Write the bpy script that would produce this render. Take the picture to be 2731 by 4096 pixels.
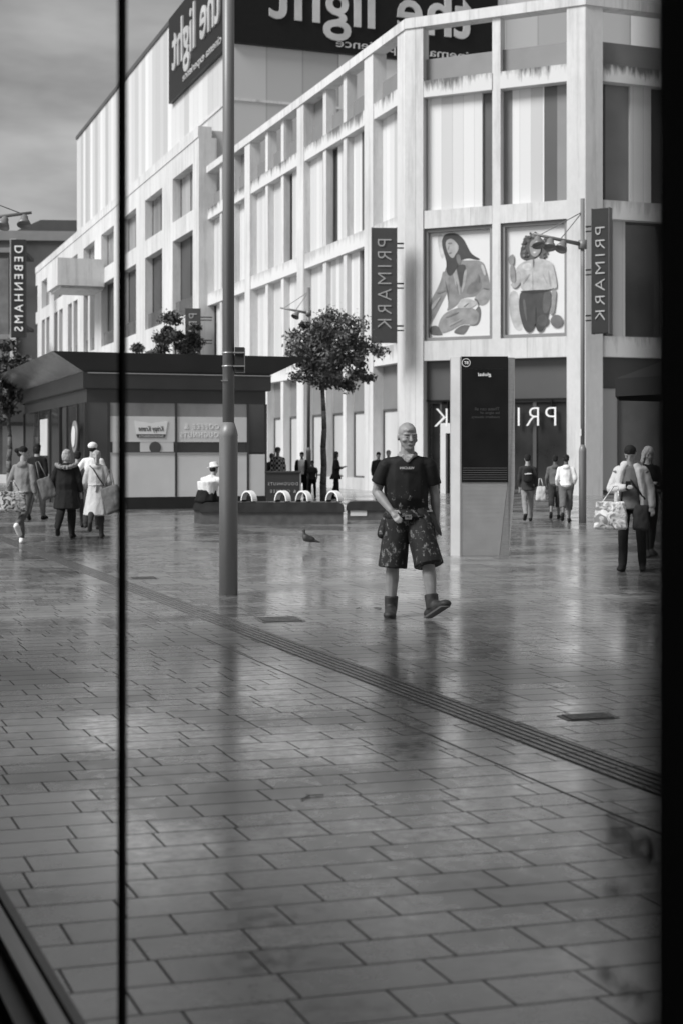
import bpy, bmesh, math, random
from mathutils import Vector, Matrix, noise
random.seed(7)
R = math.radians
scene = bpy.context.scene
for o in list(bpy.data.objects): bpy.data.objects.remove(o)
COL = scene.collection

# ------------------------------------------------------------ camera, sky, sun, exposure
F = 5689.0; HX = 1365.5; HY = 1810.0; EYE = 1.6          # photo geometry in source pixels
cam_d = bpy.data.cameras.new('camera'); cam = bpy.data.objects.new('camera', cam_d); COL.objects.link(cam)
cam.location = (0, 0, EYE); cam.rotation_euler = (R(90), 0, 0)
cam_d.sensor_fit = 'VERTICAL'; cam_d.sensor_height = 36; cam_d.sensor_width = 24
cam_d.lens = 36 * F / 4096; cam_d.shift_y = -(2048 - HY) / 4096
cam_d.clip_start = 0.05; cam_d.clip_end = 2000
cam_d.dof.use_dof = True; cam_d.dof.focus_distance = 14.5; cam_d.dof.aperture_fstop = 2.8
scene.camera = cam
SUN_AZ = Vector((-.84, -.54)).normalized(); SUN_EL = R(44)
w = bpy.data.worlds.new("World"); scene.world = w; w.use_nodes = True
nt = w.node_tree; N = nt.nodes; L = nt.links; N.clear()
out = N.new('ShaderNodeOutputWorld'); bg = N.new('ShaderNodeBackground')
sky = N.new('ShaderNodeTexSky'); sky.sky_type = 'NISHITA'; sky.sun_disc = False
sky.sun_elevation = SUN_EL; sky.sun_rotation = math.atan2(SUN_AZ.x, SUN_AZ.y) % (2 * math.pi)
bw = N.new('ShaderNodeRGBToBW'); L.new(sky.outputs[0], bw.inputs[0])
tc = N.new('ShaderNodeTexCoord'); mp = N.new('ShaderNodeMapping'); mp.inputs['Scale'].default_value = (1.6, 1.6, 5)
ns = N.new('ShaderNodeTexNoise'); ns.inputs['Scale'].default_value = 2.6; ns.inputs['Detail'].default_value = 5; ns.inputs['Roughness'].default_value = .5
cr = N.new('ShaderNodeMapRange'); cr.inputs[1].default_value = .35; cr.inputs[2].default_value = .68
cr.inputs[3].default_value = .50; cr.inputs[4].default_value = 1.45
mu = N.new('ShaderNodeMath'); mu.operation = 'MULTIPLY'
L.new(tc.outputs['Generated'], mp.inputs[0]); L.new(mp.outputs[0], ns.inputs['Vector'])
L.new(ns.outputs['Fac'], cr.inputs[0]); L.new(bw.outputs[0], mu.inputs[0]); L.new(cr.outputs[0], mu.inputs[1])
L.new(mu.outputs[0], bg.inputs['Color']); bg.inputs['Strength'].default_value = 0.09
L.new(bg.outputs[0], out.inputs[0])
sd = bpy.data.lights.new('sun', 'SUN'); sun = bpy.data.objects.new('sun', sd); COL.objects.link(sun)
sd.energy = 2.9; sd.angle = R(24); sd.color = (1, 1, 1)
sdir = Vector((SUN_AZ.x * math.cos(SUN_EL), SUN_AZ.y * math.cos(SUN_EL), math.sin(SUN_EL)))
sun.rotation_euler = sdir.to_track_quat('Z', 'Y').to_euler()
scene.view_settings.view_transform = 'Standard'; scene.view_settings.look = 'None'
scene.view_settings.gamma = 1; scene.view_settings.exposure = 0.5
scene.render.engine = 'CYCLES'
scene.cycles.max_bounces = 6

# ------------------------------------------------------------ helpers
def P(px, py, Y): return Vector(((px - HX) / F * Y, Y, EYE + (HY - py) / F * Y))
def G(px, py):
    Y = EYE * F / (py - HY); return Vector(((px - HX) / F * Y, Y, 0))

def mat(name, base, rough=.6, metal=0, var=.12, scale=3, spec=.5, bump=0, bscale=40, alpha=1, stretch=None, emit=0):
    m = bpy.data.materials.new(name); m.use_nodes = True
    n = m.node_tree.nodes; l = m.node_tree.links; b = n['Principled BSDF']
    b.inputs['Roughness'].default_value = rough; b.inputs['Metallic'].default_value = metal
    b.inputs['Specular IOR Level'].default_value = spec
    b.inputs['Base Color'].default_value = (base, base, base, 1)
    t = n.new('ShaderNodeTexCoord'); mpp = n.new('ShaderNodeMapping'); l.new(t.outputs['Object'], mpp.inputs[0])
    if stretch: mpp.inputs['Scale'].default_value = stretch
    if var:
        no = n.new('ShaderNodeTexNoise'); no.inputs['Scale'].default_value = scale; no.inputs['Detail'].default_value = 6
        l.new(mpp.outputs[0], no.inputs['Vector'])
        mr = n.new('ShaderNodeMapRange'); mr.inputs[1].default_value = .25; mr.inputs[2].default_value = .75
        mr.inputs[3].default_value = base * (1 - var); mr.inputs[4].default_value = base * (1 + var)
        l.new(no.outputs['Fac'], mr.inputs[0]); l.new(mr.outputs[0], b.inputs['Base Color'])
    if bump:
        n2 = n.new('ShaderNodeTexNoise'); n2.inputs['Scale'].default_value = bscale; n2.inputs['Detail'].default_value = 4
        l.new(mpp.outputs[0], n2.inputs['Vector'])
        bp = n.new('ShaderNodeBump'); bp.inputs['Strength'].default_value = bump; bp.inputs['Distance'].default_value = .02
        l.new(n2.outputs['Fac'], bp.inputs['Height']); l.new(bp.outputs[0], b.inputs['Normal'])
    if emit:
        b.inputs['Emission Color'].default_value = (1, 1, 1, 1); b.inputs['Emission Strength'].default_value = emit
    return m

def striped(name, lo, hi, width, rough=.55, axis=0, metal=0):
    """vertical cladding sheets: each sheet keeps a tone of its own, with a thin joint"""
    m = bpy.data.materials.new(name); m.use_nodes = True
    n = m.node_tree.nodes; l = m.node_tree.links; b = n['Principled BSDF']; b.inputs['Roughness'].default_value = rough
    b.inputs['Metallic'].default_value = metal
    t = n.new('ShaderNodeTexCoord'); s = n.new('ShaderNodeSeparateXYZ'); l.new(t.outputs['Object'], s.inputs[0])
    d = n.new('ShaderNodeMath'); d.operation = 'DIVIDE'; d.inputs[1].default_value = width; l.new(s.outputs[axis], d.inputs[0])
    f = n.new('ShaderNodeMath'); f.operation = 'FLOOR'; l.new(d.outputs[0], f.inputs[0])
    wn = n.new('ShaderNodeTexWhiteNoise'); wn.noise_dimensions = '1D'; l.new(f.outputs[0], wn.inputs['W'])
    pw = n.new('ShaderNodeMath'); pw.operation = 'POWER'; pw.inputs[1].default_value = .6; l.new(wn.outputs['Value'], pw.inputs[0])
    mr = n.new('ShaderNodeMapRange'); mr.inputs[3].default_value = lo; mr.inputs[4].default_value = hi; l.new(pw.outputs[0], mr.inputs[0])
    fr = n.new('ShaderNodeMath'); fr.operation = 'FRACT'; l.new(d.outputs[0], fr.inputs[0])
    j = n.new('ShaderNodeMath'); j.operation = 'GREATER_THAN'; j.inputs[1].default_value = .04; l.new(fr.outputs[0], j.inputs[0])
    j2 = n.new('ShaderNodeMapRange'); j2.inputs[3].default_value = .7; j2.inputs[4].default_value = 1; l.new(j.outputs[0], j2.inputs[0])
    x = n.new('ShaderNodeMath'); x.operation = 'MULTIPLY'; l.new(mr.outputs[0], x.inputs[0]); l.new(j2.outputs[0], x.inputs[1])
    l.new(x.outputs[0], b.inputs['Base Color'])
    return m

def stained(name, base, z_top, depth, amount=.8):
    """pale precast with dark algae runs hanging from its top edge (real stains)"""
    m = bpy.data.materials.new(name); m.use_nodes = True
    n = m.node_tree.nodes; l = m.node_tree.links; b = n['Principled BSDF']; b.inputs['Roughness'].default_value = .8
    t = n.new('ShaderNodeTexCoord'); mpp = n.new('ShaderNodeMapping'); mpp.inputs['Scale'].default_value = (2.6, 2.6, .35)
    l.new(t.outputs['Object'], mpp.inputs[0])
    no = n.new('ShaderNodeTexNoise'); no.inputs['Scale'].default_value = 2.2; no.inputs['Detail'].default_value = 8; no.inputs['Roughness'].default_value = .7
    l.new(mpp.outputs[0], no.inputs['Vector'])
    s = n.new('ShaderNodeSeparateXYZ'); l.new(t.outputs['Object'], s.inputs[0])
    g = n.new('ShaderNodeMapRange'); g.inputs[1].default_value = z_top - depth; g.inputs[2].default_value = z_top
    g.inputs[3].default_value = -.25; g.inputs[4].default_value = .22; l.new(s.outputs[2], g.inputs[0])
    lo_ = n.new('ShaderNodeTexNoise'); lo_.inputs['Scale'].default_value = .45; lo_.inputs['Detail'].default_value = 2; l.new(t.outputs['Object'], lo_.inputs['Vector'])
    lm_ = n.new('ShaderNodeMapRange'); lm_.inputs[1].default_value = .3; lm_.inputs[2].default_value = .7; lm_.inputs[3].default_value = -.16; lm_.inputs[4].default_value = .14; l.new(lo_.outputs['Fac'], lm_.inputs[0])
    a0 = n.new('ShaderNodeMath'); a0.operation = 'ADD'; l.new(no.outputs['Fac'], a0.inputs[0]); l.new(lm_.outputs[0], a0.inputs[1])
    a = n.new('ShaderNodeMath'); a.operation = 'ADD'; l.new(a0.outputs[0], a.inputs[0]); l.new(g.outputs[0], a.inputs[1])
    st = n.new('ShaderNodeMapRange'); st.inputs[1].default_value = .5; st.inputs[2].default_value = .75
    st.inputs[3].default_value = base; st.inputs[4].default_value = base * (1 - amount); l.new(a.outputs[0], st.inputs[0])
    l.new(st.outputs[0], b.inputs['Base Color'])
    return m

def hashed(name, seed=0):
    pass

def tag(o, label=None, cat=None, group=None, kind=None):
    if label: o['label'] = label
    if cat: o['category'] = cat
    if group: o['group'] = group
    if kind: o['kind'] = kind
    return o

WM = {}
def thing(name, loc, label, cat, group=None, rz=0):
    o = bpy.data.objects.new(name, None); COL.objects.link(o); o.location = loc; o.rotation_euler = (0, 0, rz)
    o.empty_display_size = .2
    WM[o] = Matrix.Translation(Vector(loc)) @ Matrix.Rotation(rz, 4, 'Z')
    return tag(o, label, cat, group)

def link(name, me, mats, parent=None, M=None):
    o = bpy.data.objects.new(name, me); COL.objects.link(o)
    if mats is not None:
        for m in (mats if isinstance(mats, (list, tuple)) else [mats]): me.materials.append(m)
    M = M or Matrix.Identity(4)
    if parent:
        o.parent = parent; o.matrix_parent_inverse = WM[parent].inverted()
    o.matrix_basis = M; WM[o] = M.copy()
    return o

class MB:
    def __init__(s): s.bm = bmesh.new(); s.mi = 0
    def box(s, x0, x1, y0, y1, z0, z1):
        v = [s.bm.verts.new((x, y, z)) for x in (x0, x1) for y in (y0, y1) for z in (z0, z1)]
        for q in ((0, 1, 3, 2), (4, 6, 7, 5), (0, 4, 5, 1), (2, 3, 7, 6), (0, 2, 6, 4), (1, 5, 7, 3)):
            f = s.bm.faces.new([v[i] for i in q]); f.material_index = s.mi
        return s
    def poly(s, pts):
        f = s.bm.faces.new([s.bm.verts.new(p) for p in pts]); f.material_index = s.mi; return s
    def prism(s, pts, d):
        a = [s.bm.verts.new(p) for p in pts]; b = [s.bm.verts.new(Vector(p) + Vector(d)) for p in pts]; n = len(pts)
        fs = [s.bm.faces.new(a), s.bm.faces.new(b[::-1])] + [s.bm.faces.new([a[i], b[i], b[(i + 1) % n], a[(i + 1) % n]]) for i in range(n)]
        for f in fs: f.material_index = s.mi
        return s
    def tube(s, p0, p1, r0, r1=None, seg=12, caps=True):
        p0 = Vector(p0); p1 = Vector(p1); r1 = r0 if r1 is None else r1
        q = (p1 - p0).to_track_quat('Z', 'Y').to_matrix()
        A = []; B = []
        for i in range(seg):
            d = q @ Vector((math.cos(2 * math.pi * i / seg), math.sin(2 * math.pi * i / seg), 0))
            A.append(s.bm.verts.new(p0 + d * r0)); B.append(s.bm.verts.new(p1 + d * r1))
        for i in range(seg):
            f = s.bm.faces.new([A[i], A[(i + 1) % seg], B[(i + 1) % seg], B[i]]); f.smooth = True; f.material_index = s.mi
        if caps:
            s.bm.faces.new(A[::-1]).material_index = s.mi; s.bm.faces.new(B).material_index = s.mi
        return s
    def path(s, pts, r, seg=8):
        for a, b in zip(pts[:-1], pts[1:]): s.tube(a, b, r, r, seg)
        return s
    def lathe(s, c, prof, seg=20, M=None):
        M = M or Matrix.Identity(3); c = Vector(c); rings = []
        for r, z in prof:
            rings.append([s.bm.verts.new(c + M @ Vector((r * math.cos(2 * math.pi * i / seg), r * math.sin(2 * math.pi * i / seg), z))) for i in range(seg)])
        for a, b in zip(rings[:-1], rings[1:]):
            for i in range(seg):
                f = s.bm.faces.new([a[i], a[(i + 1) % seg], b[(i + 1) % seg], b[i]]); f.smooth = True; f.material_index = s.mi
        s.bm.faces.new(rings[0][::-1]); s.bm.faces.new(rings[-1])
        return s
    def hull(s, p0, r0, p1=None, r1=None):
        def vs(p, r):
            r = (r, r, r) if not hasattr(r, '__len__') else r
            return [s.bm.verts.new(Vector(p) + Vector((d[0] * r[0], d[1] * r[1], d[2] * r[2]))) for d in DIRS]
        v = vs(p0, r0)
        if p1 is not None: v += vs(p1, r1 if r1 is not None else r0)
        g = bmesh.ops.convex_hull(s.bm, input=v)
        inter = [e for e in g['geom_interior'] if isinstance(e, bmesh.types.BMVert)]
        if inter: bmesh.ops.delete(s.bm, geom=inter, context='VERTS')
        return s
    def hulls(s, *pr):
        v = [s.bm.verts.new(Vector(p) + Vector((d[0] * r[0], d[1] * r[1], d[2] * r[2]))) for p, r in pr for d in DIRS]
        g = bmesh.ops.convex_hull(s.bm, input=v)
        inter = [e for e in g['geom_interior'] if isinstance(e, bmesh.types.BMVert)]
        if inter: bmesh.ops.delete(s.bm, geom=inter, context='VERTS')
        return s
    def mesh(s, name, recalc=True):
        if recalc: bmesh.ops.recalc_face_normals(s.bm, faces=s.bm.faces[:])
        me = bpy.data.meshes.new(name); s.bm.to_mesh(me); s.bm.free(); return me
    def build(s, name, mats, parent=None, M=None, bevel=0):
        if bevel:
            bmesh.ops.remove_doubles(s.bm, verts=s.bm.verts[:], dist=1e-5)
            bmesh.ops.bevel(s.bm, geom=s.bm.edges[:], offset=bevel, segments=2, affect='EDGES', clamp_overlap=True)
        return link(name, s.mesh(name), mats, parent, M)
_b = bmesh.new(); bmesh.ops.create_icosphere(_b, subdivisions=2, radius=1); DIRS = [v.co.copy() for v in _b.verts]; _b.free()

def frame(origin, deg): return Matrix.Translation(Vector((origin[0], origin[1], 0))) @ Matrix.Rotation(R(deg), 4, 'Z')
def onplane(px, py, M, y=0.0):
    """where the line of sight through a photo pixel meets the wall plane of a frame -> (u, z)"""
    Mi = M.inverted(); o = Mi @ Vector((0, 0, EYE)); p = Mi @ P(px, py, 10.0); d = p - o
    t = (y - o.y) / d.y; q = o + d * t
    return q.x, q.z

def remesh(mb, name, voxel, smooth=3, fold=0, fscale=6, seed=0, clip=None):
    me = mb.mesh(name)
    o = bpy.data.objects.new('tmp', me); COL.objects.link(o)
    md = o.modifiers.new('r', 'REMESH'); md.mode = 'VOXEL'; md.voxel_size = voxel; md.use_smooth_shade = True
    if smooth:
        m2 = o.modifiers.new('s', 'SMOOTH'); m2.factor = .5; m2.iterations = smooth
    dg = bpy.context.evaluated_depsgraph_get(); dg.update()
    nm = bpy.data.meshes.new_from_object(o.evaluated_get(dg)); nm.name = name
    bpy.data.objects.remove(o)
    if fold:
        for v in nm.vertices:
            q = Vector((v.co.x * fscale, v.co.y * fscale, v.co.z * fscale * .55 + seed))
            k = noise.noise(q) * .6 + noise.noise(q * 2.1 + Vector((3, 1, seed))) * .4
            v.co += v.normal * (k * fold)
    for p in nm.polygons: p.use_smooth = True
    return nm

def text_pts(s, offset=0, shear=0, spacing=1.0, res=4):
    cu = bpy.data.curves.new('t', 'FONT'); cu.body = s; cu.offset = offset; cu.shear = shear; cu.space_character = spacing
    cu.resolution_u = res; cu.extrude = .02; cu.align_x = 'LEFT'
    o = bpy.data.objects.new('t', cu); COL.objects.link(o)
    dg = bpy.context.evaluated_depsgraph_get(); dg.update()
    me = bpy.data.meshes.new_from_object(o.evaluated_get(dg)); bpy.data.objects.remove(o)
    xs = [v.co.x for v in me.vertices]; ys = [v.co.y for v in me.vertices]
    b = (min(xs), max(xs), min(ys), max(ys))
    V = [((v.co.x - b[0]) / (b[1] - b[0]), (v.co.y - b[2]) / (b[3] - b[2]), v.co.z / .02) for v in me.vertices]
    Fc = [tuple(p.vertices) for p in me.polygons]; bpy.data.meshes.remove(me)
    return V, Fc

def lettering(name, s, M, u0, u1, z0, z1, y, depth, m, parent=None, rot=False, **kw):
    """wall lettering, seen reversed as on this side of the glass; rot: reads downwards"""
    V, Fc = text_pts(s, **kw)
    if rot: vv = [(u0 + b * (u1 - u0), y + c * depth / 2 + depth / 2, z1 - a * (z1 - z0)) for a, b, c in V]
    else: vv = [(u0 + a * (u1 - u0), y + c * depth / 2 + depth / 2, z0 + b * (z1 - z0)) for a, b, c in V]
    me = bpy.data.meshes.new(name); me.from_pydata(vv, [], Fc); me.update()
    bm = bmesh.new(); bm.from_mesh(me); bmesh.ops.recalc_face_normals(bm, faces=bm.faces[:]); bm.to_mesh(me); bm.free()
    return link(name, me, m, parent, M)

# ------------------------------------------------------------ materials
def stone(name, base, dirt=.35):
    m = mat(name, base, .8, var=0, bump=.15, bscale=12, stretch=(1, 1, .4)); n = m.node_tree.nodes; l = m.node_tree.links; b = n['Principled BSDF']
    t = n.new('ShaderNodeTexCoord')
    def nz(sc, st, det, ro=.6):
        q = n.new('ShaderNodeMapping'); q.inputs['Scale'].default_value = st; l.new(t.outputs['Object'], q.inputs[0])
        o = n.new('ShaderNodeTexNoise'); o.inputs['Scale'].default_value = sc; o.inputs['Detail'].default_value = det; o.inputs['Roughness'].default_value = ro; l.new(q.outputs[0], o.inputs['Vector']); return o.outputs['Fac']
    def mr(i, a, b_, c, d):
        q = n.new('ShaderNodeMapRange'); l.new(i, q.inputs[0])
        for k, v in enumerate((a, b_, c, d)): q.inputs[k + 1].default_value = v
        return q.outputs[0]
    def mul(x, y):
        q = n.new('ShaderNodeMath'); q.operation = 'MULTIPLY'
        for k, v in enumerate((x, y)):
            if isinstance(v, float): q.inputs[k].default_value = v
            else: l.new(v, q.inputs[k])
        return q.outputs[0]
    big = mr(nz(.22, (1, 1, .6), 4), .35, .65, .86, 1.06)
    streak = mr(nz(1.4, (1.5, 1.5, .10), 7, .7), .50, .78, 1.0, 1 - dirt)
    fine = mr(nz(6, (1, 1, .5), 6, .7), .3, .7, .93, 1.05)
    s_ = n.new('ShaderNodeSeparateXYZ'); l.new(t.outputs['Object'], s_.inputs[0])
    dv = mul(s_.outputs[0], 1 / 2.27); fr = n.new('ShaderNodeMath'); fr.operation = 'FRACT'; l.new(dv, fr.inputs[0])
    jt = mr(fr.outputs[0], 0.0, .018, .62, 1.0)
    l.new(mul(mul(mul(mul(big, streak), fine), jt), base), b.inputs['Base Color']); return m
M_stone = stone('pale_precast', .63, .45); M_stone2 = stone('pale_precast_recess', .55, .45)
M_panel = striped('ribbed_pale_panel', .46, .68, .45)
M_beamst = stained('stained_beam', .62, 16.15, .8)
M_bst1 = stained('weathered_beam', .64, 5.96, .9, .45); M_bst2 = stained('weathered_beam_upper', .64, 11.06, .9, .35)
M_cinema = striped('cinema_cladding', .36, .74, 1.25, .5)
M_cinema2 = striped('cinema_cladding_lifted_front', .32, .86, 2.3, .5)  # front face brighter in its colour, to offset the missing sunlight
M_spand = mat('grey_spandrel', .20, .45, var=.1, scale=1)
M_darkpan = mat('dark_grey_panel', .075, .4, var=.15, scale=.6)
M_glass = mat('window_glass', .035, .06, var=.5, scale=.8, spec=.9)
M_glass2 = mat('window_glass_grey', .12, .12, var=.4, scale=.6, spec=.8)
M_soft = mat('painted_reflection_glass', .30, .2, var=.75, scale=.35, spec=.7, stretch=(1, 1, .35))  # pale patchy base colour stands in for soft reflections in the panes
M_blind = mat('window_blind', .50, .4, var=.2, scale=.5, stretch=(1, 1, .2))
M_black = mat('black_metal', .010, .4, var=.2, spec=.25)
M_blackm = mat('matt_black', .010, .7, var=.3, scale=2)
M_white = mat('white_lettering', .82, .5, var=.04)
M_silver = mat('silver_lettering', .55, .35, var=.25, scale=.6, metal=.2)
M_gtext = mat('grey_lettering', .38, .5, var=.05)
M_pole = mat('grey_painted_steel', .20, .42, metal=.1, var=.2, scale=4, stretch=(1, 1, .2))
M_kiosk = mat('charcoal_fascia', .035, .32, var=.2, scale=1.2)
M_kiosk2 = mat('sloping_roof_metal', .55, .25, metal=.85, var=.3, scale=2)
M_frost = mat('frosted_panel', .64, .3, var=.12, scale=.8, spec=.6)
M_frost2 = mat('white_film_band', .66, .35, var=.1, scale=1)
M_bench = mat('dark_granite', .035, .3, var=.35, scale=5, bump=.1)
M_bench2 = mat('grey_granite', .09, .4, var=.3, scale=7)
M_alu = mat('brushed_aluminium', .42, .38, metal=.6, var=.15, scale=8, stretch=(.2, 6, 6))
M_steel = mat('ribbed_steel', .52, .34, metal=.5, var=.12, scale=3)
M_leaf = mat('maple_leaves', .11, .6, var=.65, scale=1.6)
M_leaf2 = mat('dull_leaves', .06, .6, var=.6, scale=1.2)
M_bark = mat('grey_bark', .12, .9, var=.6, scale=16, bump=.8, bscale=20)
M_skin = mat('skin_light', .31, .5, var=.18, scale=14)
M_skin2 = mat('skin_dark', .12, .45, var=.1, scale=12)
M_lip = mat('lip_skin', .20, .5, var=.05)
M_brow = mat('brow_and_eye', .07, .5, var=.2)
def cloth(name, base, var=.25, scale=7, bump=.35): return mat(name, base, .85, var=var, scale=scale, bump=bump, bscale=30, spec=.2)
C_black = cloth('black_cloth', .014); C_dark = cloth('charcoal_cloth', .035); C_mid = cloth('mid_grey_cloth', .12)
C_grey = cloth('grey_sweat_cloth', .22, .15); C_light = cloth('pale_cloth', .50, .12); C_white = cloth('white_cloth', .72, .08)
C_denim = cloth('dark_denim', .055, .4)
H_dark = cloth('dark_hair', .018, .4, 30, .6); H_blond = cloth('blond_hair', .34, .35, 26, .6); H_grey = cloth('fur_trim', .24, .6, 40, 1)

# paint-splashed work clothes
def splashed(name, base, thr, scale=9):
    m = mat(name, base, .7, var=.3, scale=6, bump=.15, bscale=25, spec=.3)
    n = m.node_tree.nodes; l = m.node_tree.links; b = n['Principled BSDF']
    src = b.inputs['Base Color'].links[0].from_socket
    t = n.new('ShaderNodeTexCoord'); mpp = n.new('ShaderNodeMapping'); mpp.inputs['Scale'].default_value = (1, 1, .75); l.new(t.outputs['Object'], mpp.inputs[0])
    a = n.new('ShaderNodeTexNoise'); a.inputs['Scale'].default_value = scale * 4; a.inputs['Detail'].default_value = 6; a.inputs['Roughness'].default_value = .75
    c = n.new('ShaderNodeTexNoise'); c.inputs['Scale'].default_value = scale * .8; c.inputs['Detail'].default_value = 2
    l.new(mpp.outputs[0], a.inputs['Vector']); l.new(mpp.outputs[0], c.inputs['Vector'])
    s = n.new('ShaderNodeSeparateXYZ'); l.new(t.outputs['Object'], s.inputs[0])
    z = n.new('ShaderNodeMapRange'); z.inputs[1].default_value = 1.36; z.inputs[2].default_value = 1.1; z.inputs[3].default_value = -.12; z.inputs[4].default_value = 0
    l.new(s.outputs[2], z.inputs[0])
    x = n.new('ShaderNodeMath'); x.operation = 'MULTIPLY'; l.new(a.outputs['Fac'], x.inputs[0]); l.new(c.outputs['Fac'], x.inputs[1])
    x2 = n.new('ShaderNodeMath'); x2.operation = 'ADD'; l.new(x.outputs[0], x2.inputs[0]); l.new(z.outputs[0], x2.inputs[1])
    r = n.new('ShaderNodeMapRange'); r.inputs[1].default_value = thr; r.inputs[2].default_value = thr + .05; l.new(x2.outputs[0], r.inputs[0])
    mx = n.new('ShaderNodeMix'); mx.data_type = 'FLOAT'; l.new(r.outputs[0], mx.inputs[0]); l.new(src, mx.inputs[2]); mx.inputs[3].default_value = .30
    l.new(mx.outputs[0], b.inputs['Base Color'])
    return m
C_splash = splashed('paint_splashed_black_cotton', .012, .325, 26)
C_splash2 = splashed('paint_splashed_work_shorts', .024, .310, 30)

def checks(name, lo, hi, sc):
    m = mat(name, lo, .85, var=0, spec=.2); n = m.node_tree.nodes; l = m.node_tree.links; b = n['Principled BSDF']
    t = n.new('ShaderNodeTexCoord'); c = n.new('ShaderNodeTexChecker'); c.inputs['Scale'].default_value = sc
    c.inputs['Color1'].default_value = (lo,) * 3 + (1,); c.inputs['Color2'].default_value = (hi,) * 3 + (1,)
    l.new(t.outputs['Object'], c.inputs['Vector']); l.new(c.outputs['Color'], b.inputs['Base Color']); return m
C_check = checks('checked_shirt', .05, .5, 13)
def patchy(name, lo, hi, sc):
    m = mat(name, lo, .6, var=0, spec=.3); n = m.node_tree.nodes; l = m.node_tree.links; b = n['Principled BSDF']
    t = n.new('ShaderNodeTexCoord'); v = n.new('ShaderNodeTexVoronoi'); v.inputs['Scale'].default_value = sc
    no = n.new('ShaderNodeTexNoise'); no.inputs['Scale'].default_value = sc * 1.3; no.inputs['Detail'].default_value = 4; no.inputs['Distortion'].default_value = 1.5
    l.new(t.outputs['Object'], v.inputs['Vector']); l.new(t.outputs['Object'], no.inputs['Vector'])
    mr = n.new('ShaderNodeMapRange'); mr.inputs[1].default_value = .4; mr.inputs[2].default_value = .58; mr.inputs[3].default_value = lo; mr.inputs[4].default_value = hi
    l.new(no.outputs['Fac'], mr.inputs[0]); l.new(mr.outputs[0], b.inputs['Base Color']); return m
B_pattern = patchy('printed_bag_fabric', .03, .45, 9)
B_tote = patchy('printed_tote_canvas', .16, .62, 7)

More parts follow.
